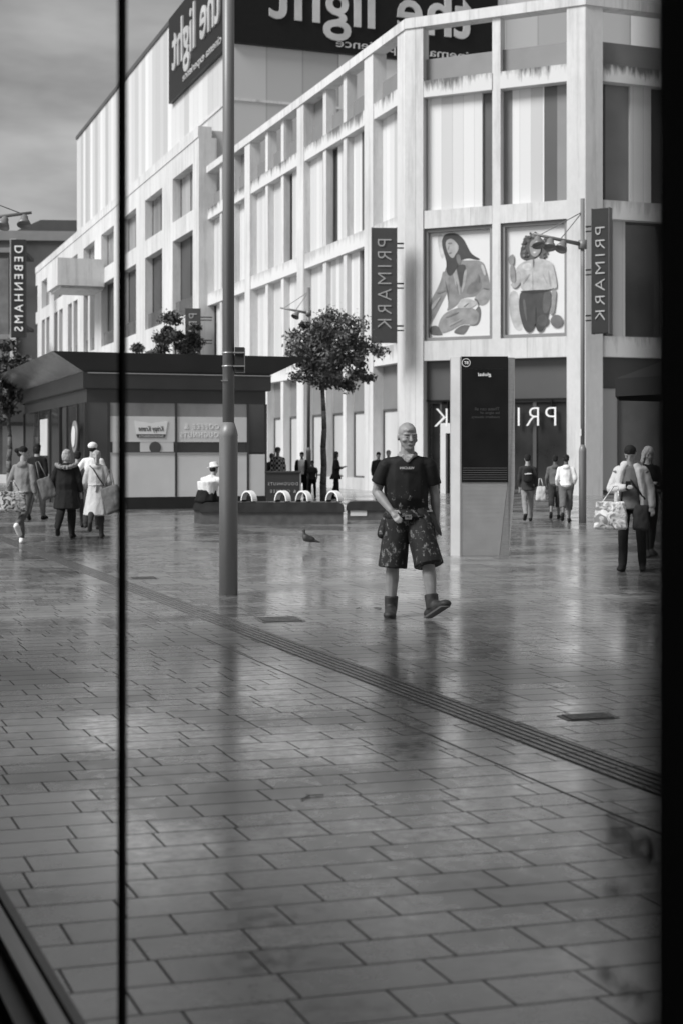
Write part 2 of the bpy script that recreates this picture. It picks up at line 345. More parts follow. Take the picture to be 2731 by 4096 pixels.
# ------------------------------------------------------------ ground: wet paving
def paving():
    m = bpy.data.materials.new('wet_stone_paving'); m.use_nodes = True
    n = m.node_tree.nodes; l = m.node_tree.links; b = n['Principled BSDF']
    t = n.new('ShaderNodeTexCoord'); s = n.new('ShaderNodeSeparateXYZ'); l.new(t.outputs['Object'], s.inputs[0])
    def mth(op, a, b_=None, c=None):
        q = n.new('ShaderNodeMath'); q.operation = op
        for i, v in enumerate((a, b_, c)):
            if v is None: continue
            if isinstance(v, (int, float)): q.inputs[i].default_value = v
            else: l.new(v, q.inputs[i])
        return q.outputs[0]
    X, Y = s.outputs[0], s.outputs[1]
    al = mth('ADD', mth('MULTIPLY', X, .934), mth('MULTIPLY', Y, .378))
    be = mth('SUBTRACT', mth('MULTIPLY', Y, .973), mth('MULTIPLY', X, .261))
    rowf = mth('DIVIDE', be, .215); row = mth('FLOOR', rowf); fr = mth('SUBTRACT', rowf, row)
    w1 = n.new('ShaderNodeTexWhiteNoise'); w1.noise_dimensions = '1D'; l.new(row, w1.inputs['W'])
    w2 = n.new('ShaderNodeTexWhiteNoise'); w2.noise_dimensions = '1D'; l.new(mth('ADD', row, 71.3), w2.inputs['W'])
    length = mth('ADD', mth('MULTIPLY', w1.outputs['Value'], .20), .30)
    cf = mth('ADD', mth('DIVIDE', al, length), mth('MULTIPLY', w2.outputs['Value'], 9)); cell = mth('FLOOR', cf); fc = mth('SUBTRACT', cf, cell)
    # distance to the joints in metres
    dr = mth('MULTIPLY', mth('MINIMUM', fr, mth('SUBTRACT', 1, fr)), .215)
    dc = mth('MULTIPLY', mth('MINIMUM', fc, mth('SUBTRACT', 1, fc)), length)
    dj = mth('MINIMUM', dr, dc)
    jm = n.new('ShaderNodeMapRange'); jm.inputs[1].default_value = .003; jm.inputs[2].default_value = .0065; l.new(dj, jm.inputs[0])
    cb = n.new('ShaderNodeCombineXYZ'); l.new(row, cb.inputs[0]); l.new(cell, cb.inputs[1])
    w3 = n.new('ShaderNodeTexWhiteNoise'); w3.noise_dimensions = '2D'; l.new(cb.outputs[0], w3.inputs['Vector'])
    n1 = n.new('ShaderNodeTexNoise'); n1.inputs['Scale'].default_value = 14; n1.inputs['Detail'].default_value = 8; n1.inputs['Roughness'].default_value = .65
    n2 = n.new('ShaderNodeTexNoise'); n2.inputs['Scale'].default_value = .55; n2.inputs['Detail'].default_value = 5
    n3 = n.new('ShaderNodeTexNoise'); n3.inputs['Scale'].default_value = 110; n3.inputs['Detail'].default_value = 3
    for q in (n1, n2, n3): l.new(t.outputs['Object'], q.inputs['Vector'])
    tone = mth('ADD', mth('MULTIPLY', w3.outputs['Value'], .15), .12)
    tone = mth('MULTIPLY', tone, mth('ADD', mth('MULTIPLY', n1.outputs['Fac'], .9), .5))
    tone = mth('MULTIPLY', tone, mth('ADD', mth('MULTIPLY', n2.outputs['Fac'], .7), .62))
    tone = mth('MULTIPLY', tone, mth('ADD', mth('MULTIPLY', jm.outputs[0], .92), .08))
    l.new(tone, b.inputs['Base Color'])
    rg = n.new('ShaderNodeMapRange'); rg.inputs[1].default_value = .38; rg.inputs[2].default_value = .66; rg.inputs[3].default_value = .13; rg.inputs[4].default_value = .42
    l.new(n2.outputs['Fac'], rg.inputs[0])
    rough = mth('ADD', rg.outputs[0], mth('MULTIPLY', mth('SUBTRACT', n1.outputs['Fac'], .5), .35))
    rough = mth('ADD', rough, mth('MULTIPLY', mth('SUBTRACT', w3.outputs['Value'], .5), .10))
    rough = mth('ADD', rough, mth('MULTIPLY', mth('SUBTRACT', 1, jm.outputs[0]), .4))
    l.new(mth('MAXIMUM', rough, .1), b.inputs['Roughness'])
    b.inputs['Specular IOR Level'].default_value = 1.0; b.inputs['IOR'].default_value = 1.75
    l.new(mth('ADD', mth('MULTIPLY', jm.outputs[0], .9), .05), b.inputs['Specular IOR Level'])
    cw = n.new('ShaderNodeMapRange'); cw.inputs[1].default_value = .36; cw.inputs[2].default_value = .6; cw.inputs[3].default_value = 1.0; cw.inputs[4].default_value = .45
    l.new(n2.outputs['Fac'], cw.inputs[0]); l.new(mth('MULTIPLY', cw.outputs[0], mth('ADD', mth('MULTIPLY', jm.outputs[0], .8), .2)), b.inputs['Coat Weight'])
    cr2 = n.new('ShaderNodeMapRange'); cr2.inputs[1].default_value = .3; cr2.inputs[2].default_value = .7; cr2.inputs[3].default_value = .10; cr2.inputs[4].default_value = .26
    l.new(n1.outputs['Fac'], cr2.inputs[0]); l.new(cr2.outputs[0], b.inputs['Coat Roughness']); b.inputs['Coat IOR'].default_value = 1.65
    wide = n.new('ShaderNodeMapRange'); wide.inputs[1].default_value = 0; wide.inputs[2].default_value = .012; l.new(dj, wide.inputs[0])
    h = mth('ADD', mth('MULTIPLY', wide.outputs[0], .35), mth('MULTIPLY', n1.outputs['Fac'], .22))
    h = mth('ADD', h, mth('MULTIPLY', w3.outputs['Value'], .12)); h = mth('ADD', h, mth('MULTIPLY', n3.outputs['Fac'], .05))
    bp = n.new('ShaderNodeBump'); bp.inputs['Strength'].default_value = .35; bp.inputs['Distance'].default_value = .0022
    l.new(h, bp.inputs['Height']); l.new(bp.outputs[0], b.inputs['Normal'])
    return m
M_pave = paving()
tag(MB().poly([(-600, -300, 0), (600, -300, 0), (600, 900, 0), (-600, 900, 0)]).build('ground', M_pave), kind='structure')

# raised-rib guidance strip let into the paving
A_DIR = 110.0
fs = frame(G(1567, 2740), 90 + 21.8)
strip_m = mat('ribbed_strip_stone', .095, .2, var=.4, scale=6, spec=.6, bump=.2)
mb = MB().box(-16, 70, -.13, .13, -.02, .0025)
u = -16
while u < 45:
    for k in range(5): mb.box(u, u + .385, -.108 + k * .054 - .012, -.108 + k * .054 + .012, .002, .0065)
    u += .4
mb.box(-16, 70, .50, .504, -.02, .0035); mb.box(-16, 70, -.138, -.134, -.02, .0035)
tag(mb.build('guidance_strip', strip_m, None, fs), kind='structure')

# ------------------------------------------------------------ shopping centre
P0 = (2.51, 56.0); P1 = (9.07, 52.9)
FA = frame(P0, 110); FB = frame(P1, 155); FC = frame(P1, 200)
LV = dict(g0=0, g1=5.19, b1=5.96, l1=10.36, b2=11.06, l2=15.5, b3=16.15, sp=17.06, cp=18.25, top=18.65)
bld = thing('shopping_centre', (P0[0], P0[1], 0), 'long pale stone shopping centre with deep square openings and a canted corner', 'building')
def prt(mb, name, m, F_, **k): return mb.build(name, m, bld, F_, **k)

# solid body behind the recesses (walls of the rooms)
body = MB()
cdir = Vector((.94, .342, 0))
def poly_body(pts, z0, z1):
    MB_ = MB(); MB_.prism([(p[0], p[1], z0) for p in pts], (0, 0, z1 - z0)); return MB_
def wA(u, v): q = FA @ Vector((u, v, 0)); return (q.x, q.y)
def wB(u, v): q = FB @ Vector((u, v, 0)); return (q.x, q.y)
def wC(u, v): q = FC @ Vector((u, v, 0)); return (q.x, q.y)
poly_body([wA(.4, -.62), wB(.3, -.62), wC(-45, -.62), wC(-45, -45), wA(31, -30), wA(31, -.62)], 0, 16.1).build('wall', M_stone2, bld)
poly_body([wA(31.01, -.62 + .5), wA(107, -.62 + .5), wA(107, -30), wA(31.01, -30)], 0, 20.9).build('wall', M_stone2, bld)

def pillar(F_, u0, u1, y0=-.6, y1=0, z0=0, z1=18.25): prt(MB().box(u0, u1, y0, y1, z0, z1), 'pillar', M_stone, F_)
def beams(F_, u0, u1, yo=-.06, stain=True):
    prt(MB().box(u0, u1, -.6, yo, LV['g1'], LV['b1']), 'beam', M_bst1, F_)
    prt(MB().box(u0, u1, -.6, yo, LV['l1'], LV['b2']), 'beam', M_bst2, F_)
    prt(MB().box(u0, u1, -.6, yo, LV['l2'], LV['b3']), 'beam', M_beamst, F_)

# part names for infill: l light panel, d dark window, g grey panel, b blind window
def infill(F_, u0, u1, z0, z1, code, y=-.45):
    tot = sum(c[1] for c in code); u = u0
    for k, wd in code:
        a = u; b_ = u + (u1 - u0) * wd / tot; u = b_
        if k == 'l': prt(MB().box(a, b_, -.6, y + random.choice((0, .05, .1)), z0, z1), 'panel', M_panel, F_)
        elif k == 'g': prt(MB().box(a, b_, -.6, y - .02, z0, z1), 'panel', M_spand, F_)
        elif k == 'k': prt(MB().box(a, b_, -.6, y - .02, z0, z1), 'panel', M_darkpan, F_)
        elif k == 'd': window(F_, a, b_, z0, z1, y, M_glass)
        elif k == 'b': window(F_, a, b_, z0, z1, y, M_blind)
        elif k == 'e': window(F_, a, b_, z0, z1, y, M_glass2)
def window(F_, a, b_, z0, z1, y, gm):
    w_ = MB(); t = min(.07, (b_ - a) * .15)
    w_.box(a, a + t, -.58, y, z0, z1); w_.box(b_ - t, b_, -.58, y, z0, z1); w_.box(a + t, b_ - t, -.58, y, z0, z0 + .08); w_.box(a + t, b_ - t, -.58, y, z1 - .08, z1)
    o = prt(w_, 'window', M_darkpan, F_)
    MB().box(a + t, b_ - t, -.57, y - .06, z0 + .08, z1 - .08).build('pane', gm, o, F_)

# --- part one of the long facade
majors = [(3.53 + 9.07 * k, 4.55 + 9.07 * k) for k in range(3)]
pillar(FA, 0.0, .86); 
for a, b_ in majors: pillar(FA, a, b_, y1=.0)
prt(MB().box(30.74, 32.2, -.6, .5, 0, 20.4), 'pillar', M_stone, FA)
spans = [(.86, 3.53)] + [(4.55 + 9.07 * k, 12.60 + 9.07 * k) for k in range(3)]
spans[-1] = (22.69, 30.74)
beams(FA, .86, 30.74, -.05)
codes2 = ['lll d', 'dl', 'lld', 'l', 'dll', 'ld', 'lll', 'ldl']
rnd = random.Random(11)
def mkcode():
    r = rnd.random()
    if r < .38: return [('l', 2.0), ('d', .8)]
    if r < .7: return [('d', .8), ('l', 2.0)]
    if r < .88: return [('l', 1.1), ('k', .5), ('l', 1.1)]
    return [('l', 2.8)]
for si, (a, b_) in enumerate(spans):
    nb = 1 if si == 0 else 3
    wd = (b_ - a) / nb
    for j in range(nb):
        u0 = a + j * wd; u1 = u0 + wd
        if j > 0:
            for z0, z1, yy in ((0, LV['g1'], -.1), (LV['b1'], LV['l1'], -.12), (LV['b2'], LV['l2'], -.12), (LV['b3'], LV['cp'], -.12)):
                prt(MB().box(u0 - .22, u0 + .22, -.6, yy, z0, z1), 'pillar', M_stone, FA)
        x0 = u0 + (.22 if j else 0); x1 = u1 - (.22 if j < nb - 1 else 0)
        # glazed ground floor: tall grey transom over a blind, with a dark slit
        dd = x0 + (x1 - x0) * .22
        infill(FA, x0, dd, 0.5, LV['g1'], [('d', 1)])
        infill(FA, dd, x1, 3.4, LV['g1'], [('g', 1)])
        infill(FA, dd, x1, .5, 3.4, [('b', 1)])
        prt(MB().box(x0, x1, -.6, -.12, 0, .5), 'plinth', M_stone2, FA)
        c1 = [('d', .5), ('l', 2.0)] if (si, j) in ((1, 2), (2, 0), (0, 0)) else mkcode()
        infill(FA, x0, x1, LV['b1'], LV['l1'], c1)
        c2 = [('d', .6), ('l', 2.0)] if si == 0 else (mkcode())
        infill(FA, x0, x1, LV['b2'], LV['l2'], c2)
        prt(MB().box(x0, x1, -.5, -.42, LV['b3'], LV['sp'] - rnd.choice((0, 0, .0))), 'spandrel', M_spand, FA)
        if rnd.random() < .45: prt(MB().box(x0, x1, -.58, -.52, LV['sp'] + .02, LV['cp']), 'panel', M_spand, FA)
# --- canted front bay
BW = 7.24
pillar(FB, 0.0, .73); pillar(FB, 6.5, BW)
prt(MB().box(3.35, 3.68, -.6, -.06, LV['b1'], LV['cp']), 'pillar', M_stone, FB)
prt(MB().box(.73, 6.5, -.6, -.05, LV['g1'], LV['b1']), 'beam', M_stone, FB)
prt(MB().box(.73, 3.35, -.6, -.05, LV['l1'], LV['b2']), 'beam', M_stone, FB); prt(MB().box(3.68, 6.5, -.6, -.05, LV['l1'], LV['b2']), 'beam', M_stone, FB)
prt(MB().box(.73, 3.35, -.6, -.02, LV['l2'], LV['b3']), 'beam', M_beamst, FB); prt(MB().box(3.68, 6.5, -.6, -.02, LV['l2'], LV['b3']), 'beam', M_beamst, FB)
prt(MB().box(.73, 3.35, -.5, -.35, LV['b3'], LV['sp']), 'spandrel', M_spand, FB); prt(MB().box(3.68, 6.5, -.5, -.35, LV['b3'], LV['sp']), 'spandrel', M_spand, FB)
infill(FB, 3.68, 6.5, LV['b2'], LV['l2'], [('k', .5), ('l', 2.25), ('l', .05)])
infill(FB, .73, 3.35, LV['b2'], LV['l2'], [('g', .5), ('k', .5), ('l', 1.25), ('g', .35)][::1])
# ground floor glazing of the bay
prt(MB().box(.73, 6.5, -.6, -.40, 3.66, LV['g1']), 'transom_panel', M_darkpan, FB)
prt(MB().box(.73, 6.5, -.6, -.34, 3.60, 3.66), 'sign_rail', M_black, FB)
infill(FB, .73, 3.5, 0.1, 3.6, [('d', 1.4), ('d', 1.4)]); infill(FB, 5.9, 6.5, .1, 3.6, [('d', 1)])
# doorway: pale portal with dark opening
dr = MB(); dr.box(3.52, 5.9, -.6, -.30, 2.35, 2.75); dr.box(3.52, 3.75, -.6, -.30, 0, 2.35); dr.box(5.68, 5.9, -.6, -.30, 0, 2.35)
prt(dr, 'door_portal', M_frost, FB)
prt(MB().box(3.75, 5.68, -.6, -.5, .0, 2.35).box(4.68, 4.74, -.5, -.46, 0, 2.35), 'door', M_glass, FB)
prt(MB().box(3.52, 5.9, -.6, -.45, 2.75, 3.6), 'window', M_glass, FB)
# --- right hand facade
pillar(FC, -.72, -0.0)
cs = [(-.72, -3.6), (-4.3, -7.2), (-7.9, -10.8)]
for i, (a, b_) in enumerate(cs):
    pillar(FC, b_ - .7, b_)
    x0, x1 = b_, a
    beams(FC, x0, x1, -.05)
    infill(FC, x0, x1, LV['b2'], LV['l2'], [('k', .6), ('l', 1.0), ('g', 1.1), ('d', .4)])
    infill(FC, x0, x1, LV['b1'], LV['l1'], [('d', 1.6), ('l', .5), ('g', .2), ('d', .4)])
    prt(MB().box(x0, x1, -.5, -.35, LV['b3'], LV['sp']), 'spandrel', M_spand, FC)
    prt(MB().box(x0, x1, -.6, -.42, 4.1, LV['g1']), 'transom_panel', M_darkpan, FC)
    infill(FC, x0, x1, 0.1, 4.1, [('e', 1.7), ('b', .9)])
for k in range(3, 10): pillar(FC, -3.6 * k - 4.3, -3.6 * k - 3.6)
beams(FC, -40, -11.5, -.05)
# copings along the three faces
cop = MB().box(.0, 30.7, -.55, .06, LV['cp'], LV['top']); prt(cop, 'coping', M_stone, FA)
prt(MB().box(-.02, BW + .02, -.55, .06, LV['cp'] + .003, LV['top'] + .003), 'coping', M_stone, FB)
prt(MB().box(-40, .0, -.55, .06, LV['cp'] - .003, LV['top'] - .003), 'coping', M_stone, FC)

# --- part two: taller volume with square rooms-sized openings
U2 = 32.2; PER = 8.3; OW = 5.3
yb = .5
prt(MB().box(30.74, 108, -.3, yb + .05, 20.4, 21.05), 'coping', M_stone, FA)
k = 0
while U2 + PER * k < 104:
    a = U2 + PER * k; b_ = a + OW
    prt(MB().box(b_, a + PER, -.12, yb, 0, 20.4), 'pillar', M_stone, FA)
    for z0, z1 in ((19.1, 20.4), (15.1, 16.3), (8.6, 10.1)):
        prt(MB().box(a, b_, -.12, yb - .003, z0, z1), 'beam', M_stone, FA)
    # row A windows, soft reflections painted into the glass tone
    def win2(z0, z1, gm, rail):
        w_ = MB(); w_.box(a, a + .12, -.12, -.02, z0, z1); w_.box(b_ - .12, b_, -.12, -.02, z0, z1); w_.box(a + OW * .5 - .04, a + OW * .5 + .04, -.12, -.02, z0, z1)
        w_.box(a + .12, b_ - .12, -.12, -.02, z0, z0 + .1)
        o = prt(w_, 'window', M_darkpan, FA)
        MB().box(a + .12, b_ - .12, -.12, -.06, z0 + .1, z1).build('pane', gm, o, FA)
        if rail: prt(MB().box(a, b_, .25, .28, z0, z0 + 1.1), 'balustrade', M_glass2, FA)
    win2(16.3, 19.1, M_soft, False)
    win2(10.1, 15.1, M_glass if k % 3 else M_darkpan, True)
    if k > 3:   # further on the lower rooms are divided by an extra pier
        prt(MB().box(a + OW * .42, a + OW * .58, -.12, yb - .006, 10.1, 15.1), 'pillar', M_stone, FA)
    win2(.3, 8.6, M_glass, False)
    k += 1
# oblique projecting box
prt(MB().box(61, 66.6, yb, 4.2, 14.8, 16.95).box(61.3, 66.3, yb, 3.9, 14.6, 14.8), 'oriel_box', M_stone, FA)

# --- cinema hall riding on top
CU = 30.9
FCi = frame((FA @ Vector((CU, -1.5, 0)))[:2], 200)
hall = MB().box(CU, 86, -40, -1.5, 16.1, 31.8)
prt(hall, 'cinema_hall_wall', M_cinema, FA)
prt(MB().box(-42, -.01, 0.004, .03, 16.1, 31.8), 'cinema_hall_wall', M_cinema2, FCi)
prt(MB().box(CU, 86.05, -1.5, -1.38, 31.8, 32.1), 'roof_edge', M_darkpan, FA)
prt(MB().box(-42, 0, .03, .10, 22.8, 22.95), 'ledge', M_stone, FCi)
prt(MB().box(CU, 45, -1.49, -1.42, 22.8, 22.95), 'ledge', M_stone, FA)

# cinema signs
sg = thing('cinema_sign', FCi @ Vector((-8, .2, 26.2)), 'huge black sign band on the front of the cinema hall facing the square', 'sign')
MB().box(-17.6, -.02, .04, .35, 26.2, 31.9).build('sign_panel', M_black, sg, FCi)
lettering('lettering', 'the light', FCi, -15.9, -2.3, 26.9 + .0, 30.9, .36, .12, M_silver, sg, offset=.012, spacing=1.02)
lettering('lettering', 'cinemas  experience', FCi, -16.0, -6.6, 26.38, 27.05, .36, .05, M_silver, sg)
sg = thing('cinema_sign', FA @ Vector((38, -1.4, 26)), 'tall black cinema sign wrapped round the side wall, seen steeply foreshortened', 'sign')
MB().box(30.9, 45.9, -1.49, -1.2, 26.0, 31.9).build('sign_panel', M_black, sg, FA)
lettering('lettering', 'the light', FA, 31.8, 44.4, 26.9, 30.9, -1.19, .12, M_silver, sg, offset=.012, spacing=1.02)
lettering('lettering', 'cinema experience', FA, 31.8, 41.6, 26.3, 27.0, -1.19, .05, M_silver, sg)

# --- ground floor shop sign on the bay
sg = thing('shop_sign', FB @ Vector((3.5, -.3, 3.0)), 'pale shop name in thin capitals over the ground floor glazing', 'sign')
(uA, zA) = onplane(2222, 1624, FB, -.3); (uB, zB) = onplane(1735, 1692, FB, -.3)
lettering('lettering', 'PRIMARK', FB, uA, uB, 2.62, 3.32, -.33, .04, M_white, sg, spacing=1.25, offset=-.016)
for uu in (1.4, 3.4, 5.6): MB().box(uu, uu + .03, -.45, -.33, 2.9, 3.62).build('sign_bracket', M_black, sg, FB)

# --- hanging banners
def banner(label, Fr, u0, u1, z0, z1, y0, y1, text, t0, t1, mpanel, mtext, bside, toff=-.016):
    s = thing('hanging_sign', Fr @ Vector(((u0 + u1) / 2, y0, z0)), label, 'sign')
    MB().box(u0, u1, y0, y1, z0, z1).build('sign_panel', mpanel, s, Fr, bevel=.01)
    MB().box(u0 - .03, u0, y0 - .01, y1 + .01, z0 - .02, z1 + .02).box(u1, u1 + .03, y0 - .01, y1 + .01, z0 - .02, z1 + .02).build('sign_edge', M_darkpan, s, Fr)
    lettering('lettering', text, Fr, u0 + (u1 - u0) * .22, u0 + (u1 - u0) * .78, z0 + (z1 - z0) * t0, z0 + (z1 - z0) * t1, y1 + .004, .03, mtext, s, rot=True, spacing=1.3, offset=toff)
    for f in (.13, .48, .85):
        z = z1 - (z1 - z0) * f
        bk = MB()
        bk.box(*(sorted((bside[0], bside[1]))), y0 + .05, y0 + .1, z - .03, z + .03); bk.box(*(sorted((bside[0], bside[1]))), y0 + .05, y0 + .1, z - .2, z - .15)
        bk.build('bracket', M_black, s, Fr)
FS = frame(P(1583, 1810, 55.2)[:2], 183)
M_signg = mat('grey_sign_face', .055, .35, var=.1)
banner('dark upright sign reading PRIMARK downwards, fixed left of the poster windows', FS, .0, .93, 5.85, 10.3, -.15, .12, 'PRIMARK', .12, .9, M_signg, M_gtext, (-.03, -.30))
FS2 = frame(P(2436, 1810, 51.2)[:2], 150)
banner('dark upright sign at the right end of the building, letters reading downwards', FS2, .0, .62, 5.9, 10.4, -.2, .12, 'PRIMARK', .1, .85, M_blackm, M_gtext, (.65, .95))
FS3 = frame(P(802, 1810, 84)[:2], 186)
banner('small grey banner on the long facade just above the round tree behind the kiosk', FS3, .0, .85, 6.2, 10.1, -.1, .1, 'PRIMARK', .05, .92, M_signg, M_gtext, (-.03, -.7))

# --- poster windows on the bay
def ngon(cx, cy, r, n=20): return [(cx + r * math.cos(2 * math.pi * i / n), cy + r * math.sin(2 * math.pi * i / n)) for i in range(n)]
tones = {}
M_sheet = mat('poster_sheet', .66, .5, var=.03, scale=.4)
def tone(v):
    if v not in tones: tones[v] = mat('poster_print_%d' % int(v * 100), v, .5, var=.30, scale=3.5)
    return tones[v]
def smooth_poly(pts, it=2):
    for _ in range(it):
        q = []
        for i in range(len(pts)):
            a, b_ = pts[i], pts[(i + 1) % len(pts)]
            q += [(a[0] * .75 + b_[0] * .25, a[1] * .75 + b_[1] * .25), (a[0] * .25 + b_[0] * .75, a[1] * .25 + b_[1] * .75)]
        pts = q
    return pts
def poster(label, u0, u1, z0, z1, shapes, sc, ox, oy):
    t = thing('window_poster', FB @ Vector(((u0 + u1) / 2, -.3, z0)), label, 'poster')
    fr = MB(); fr.box(u0, u0 + .12, -.5, -.18, z0, z1); fr.box(u1 - .12, u1, -.5, -.18, z0, z1); fr.box(u0 + .12, u1 - .12, -.5, -.18, z0, z0 + .12); fr.box(u0 + .12, u1 - .12, -.5, -.18, z1 - .12, z1)
    fr.build('frame', M_spand, t, FB)
    MB().box(u0 + .12, u1 - .12, -.5, -.36, z0 + .12, z1 - .12).build('backing_sheet', M_sheet, t, FB)
    pic = MB(); ms = []
    for i, (v, pts) in enumerate(shapes):
        m = tone(v)
        if m not in ms: ms.append(m)
        pic.mi = ms.index(m)
        y = -.356 + i * .0008
        uz = [onplane(x / sc + ox, yy / sc + oy, FB, y) for x, yy in smooth_poly(pts)]
        pic.poly([(min(max(a, u0 + .13), u1 - .13), y, min(max(b_, z0 + .14), z1 - .14)) for a, b_ in uz])
    bm = pic.bm; me = bpy.data.meshes.new('printed_figure')
    bmesh.ops.triangulate(bm, faces=bm.faces[:], ngon_method='EAR_CLIP'); bm.to_mesh(me); bm.free()
    link('printed_figure', me, ms, t, FB)
    return t
p1 = [(.50, [(270, 200), (380, 160), (430, 400), (400, 700), (330, 600)]),
      (.22, [(400, 850), (470, 1100), (490, 1290), (400, 1480), (160, 1960), (130, 1940), (130, 1500), (240, 1330), (350, 1100)]),
      (.20, [(460, 790), (640, 700), (900, 690), (1180, 700), (1250, 900), (1300, 1080), (1320, 1290), (1180, 1310), (1100, 1400), (740, 1430), (700, 1560), (440, 1720), (520, 1560), (500, 1290), (400, 1000)]),
      (.15, [(1080, 900), (1180, 1200), (1060, 1330), (830, 1380), (900, 1150), (1050, 1100)]),
      (.27, [(1180, 1240), (1320, 1250), (1310, 1500), (1150, 1610), (1000, 1480), (1010, 1420)]),
      (.12, [(780, 1940), (1000, 1990), (1110, 1940), (1150, 1700), (1100, 1560), (1000, 1700), (850, 2150), (700, 2150), (570, 2100)]),
      (.24, [(390, 1740), (660, 1620), (900, 1600), (1100, 1690), (1090, 1880), (1000, 1970), (780, 1930), (600, 2050), (400, 2130), (300, 2120), (290, 1960)]),
      (.10, [(130, 1990), (290, 1960), (360, 2110), (400, 2170), (130, 2160)]),
      (.045, [(640, 790), (860, 760), (800, 1000), (745, 1300), (690, 1000)]),
      (.33, [(580, 830), (660, 850), (740, 1400), (700, 1330), (600, 1060)]), (.33, [(800, 900), (870, 850), (830, 1150), (750, 1400)]),
      (.035, [(380, 260), (430, 180), (560, 150), (680, 170), (800, 280), (850, 380), (950, 580), (1140, 670), (1060, 690), (860, 640), (700, 720), (640, 900), (540, 1010), (470, 960), (450, 820), (480, 740), (410, 560), (365, 370)]),
      (.14, [(640, 590), (720, 560), (760, 760), (680, 780)]),
      (.30, [(440, 330), (500, 270), (580, 270), (660, 350), (700, 420), (690, 500), (630, 580), (600, 650), (540, 640), (480, 540), (450, 430)]),
      (.14, [(480, 350), (570, 338), (575, 372), (500, 385)]), (.18, [(500, 400), (525, 400), (505, 490), (475, 480)]), (.12, [(500, 545), (560, 535), (565, 560), (510, 570)]),
      (.40, [(730, 1470), (840, 1430), (960, 1460), (1080, 1520), (1000, 1600), (900, 1640), (820, 1620), (700, 1640), (660, 1600)]),
      (.10, [(790, 1600), (900, 1520), (910, 1535), (810, 1620)]), (.08, [(990, 1440), (1060, 1450), (1110, 1560), (1070, 1600), (1080, 1520)])]
p2 = [(.45, [(260, 1330), (440, 1340), (440, 1720), (540, 2080), (360, 2090), (250, 1700)]),
      (.07, [(590, 330), (700, 250), (860, 330), (980, 470), (1010, 600), (940, 690), (850, 640), (700, 770), (560, 770), (450, 700), (480, 520), (550, 400)]),
      (.24, [(640, 440), (700, 360), (830, 370), (860, 480), (840, 620), (760, 700), (700, 690), (640, 600)]),
      (.05, [(655, 490), (710, 485), (710, 505), (660, 510)]), (.05, [(760, 485), (830, 485), (820, 505), (765, 505)]), (.5, [(700, 595), (770, 595), (755, 625), (715, 625)]),
      (.24, [(265, 850), (350, 830), (390, 1180), (280, 1195)]), (.22, [(220, 720), (290, 660), (340, 640), (355, 740), (345, 840), (265, 850)]),
      (.40, [(400, 880), (520, 780), (700, 740), (880, 720), (1060, 790), (1100, 900), (1150, 1150), (1160, 1290), (1050, 1290), (900, 1340), (700, 1365), (470, 1320), (480, 1150), (380, 980)]),
      (.52, [(500, 820), (680, 800), (690, 930), (520, 950)]), (.28, [(980, 960), (1010, 950), (1060, 1250), (1020, 1260)]),
      (.34, [(380, 1000), (450, 940), (485, 1100), (470, 1180), (380, 1295), (290, 1250), (280, 1190), (400, 1180)]),
      (.12, [(690, 740), (740, 740), (715, 940)]),
      (.045, [(470, 1325), (700, 1365), (900, 1340), (1030, 1300), (1060, 1550), (990, 1750), (940, 1950), (890, 2100), (770, 2100), (760, 1900), (690, 2100), (545, 2110), (440, 1720), (440, 1500)]),
      (.09, [(900, 1340), (1030, 1310), (1050, 1550), (1000, 1740), (880, 1760)]),
      (.25, [(1050, 1300), (1150, 1300), (1130, 1550), (1100, 1780), (1000, 1770), (1060, 1600)]),
      (.07, ngon(890, 1890, 112)), (.13, ngon(1150, 1900, 118))]
pr = random.Random(2); curls = []
for i in range(70):
    a = pr.uniform(0, 6.283); q = pr.uniform(.72, 1.12) if 3.7 < a < 5.8 or pr.random() < .5 else pr.uniform(.75, 1.05)
    if 1.1 < a < 2.0: continue
    curls.append((pr.choice((.045, .06, .10, .16)), ngon(740 + 245 * q * math.cos(a), 520 + 255 * q * math.sin(a), pr.uniform(18, 42), 7)))
p2 = p2[:2] + curls + p2[2:]
p1 += [(.42, [(1120, 760), (1200, 800), (1240, 1000), (1190, 980)]), (.12, [(1090, 930), (1110, 1120), (1090, 1130)]), (.14, [(640, 1100), (660, 1100), (700, 1330), (680, 1320)]),
       (.16, [(250, 1320), (420, 1270), (460, 1290), (300, 1350)]), (.16, [(430, 1800), (700, 1700), (710, 1715), (450, 1830)]), (.30, [(500, 1950), (760, 1830), (780, 1850), (520, 1990)]),
       (.34, [(160, 1560), (330, 1400), (350, 1420), (170, 1700)]), (.13, [(1180, 1230), (1310, 1250), (1310, 1270), (1180, 1250)])]
p2 += [(.30, [(690, 960), (700, 960), (710, 1330), (690, 1330)]), (.30, [(500, 1180), (640, 1010), (650, 1020), (520, 1220)]), (.30, [(960, 1200), (880, 1010), (890, 1000), (980, 1190)]),
       (.02, [(745, 1640), (775, 1640), (765, 1960), (750, 1950)]), (.09, [(500, 1500), (560, 1480), (600, 1900), (570, 1900)]), (.02, [(470, 1330), (1030, 1305), (1030, 1330), (700, 1395), (470, 1355)])]
poster('window poster of a long-haired man in a pale jacket, seated with hands on his knee', 3.70, 6.48, 5.98, 10.34, p1, 4.9, 1690, 900)
poster('window poster of a curly-haired woman in a white shirt and dark jeans', .75, 3.33, 5.98, 10.34, p2, 4.703, 1980, 880)

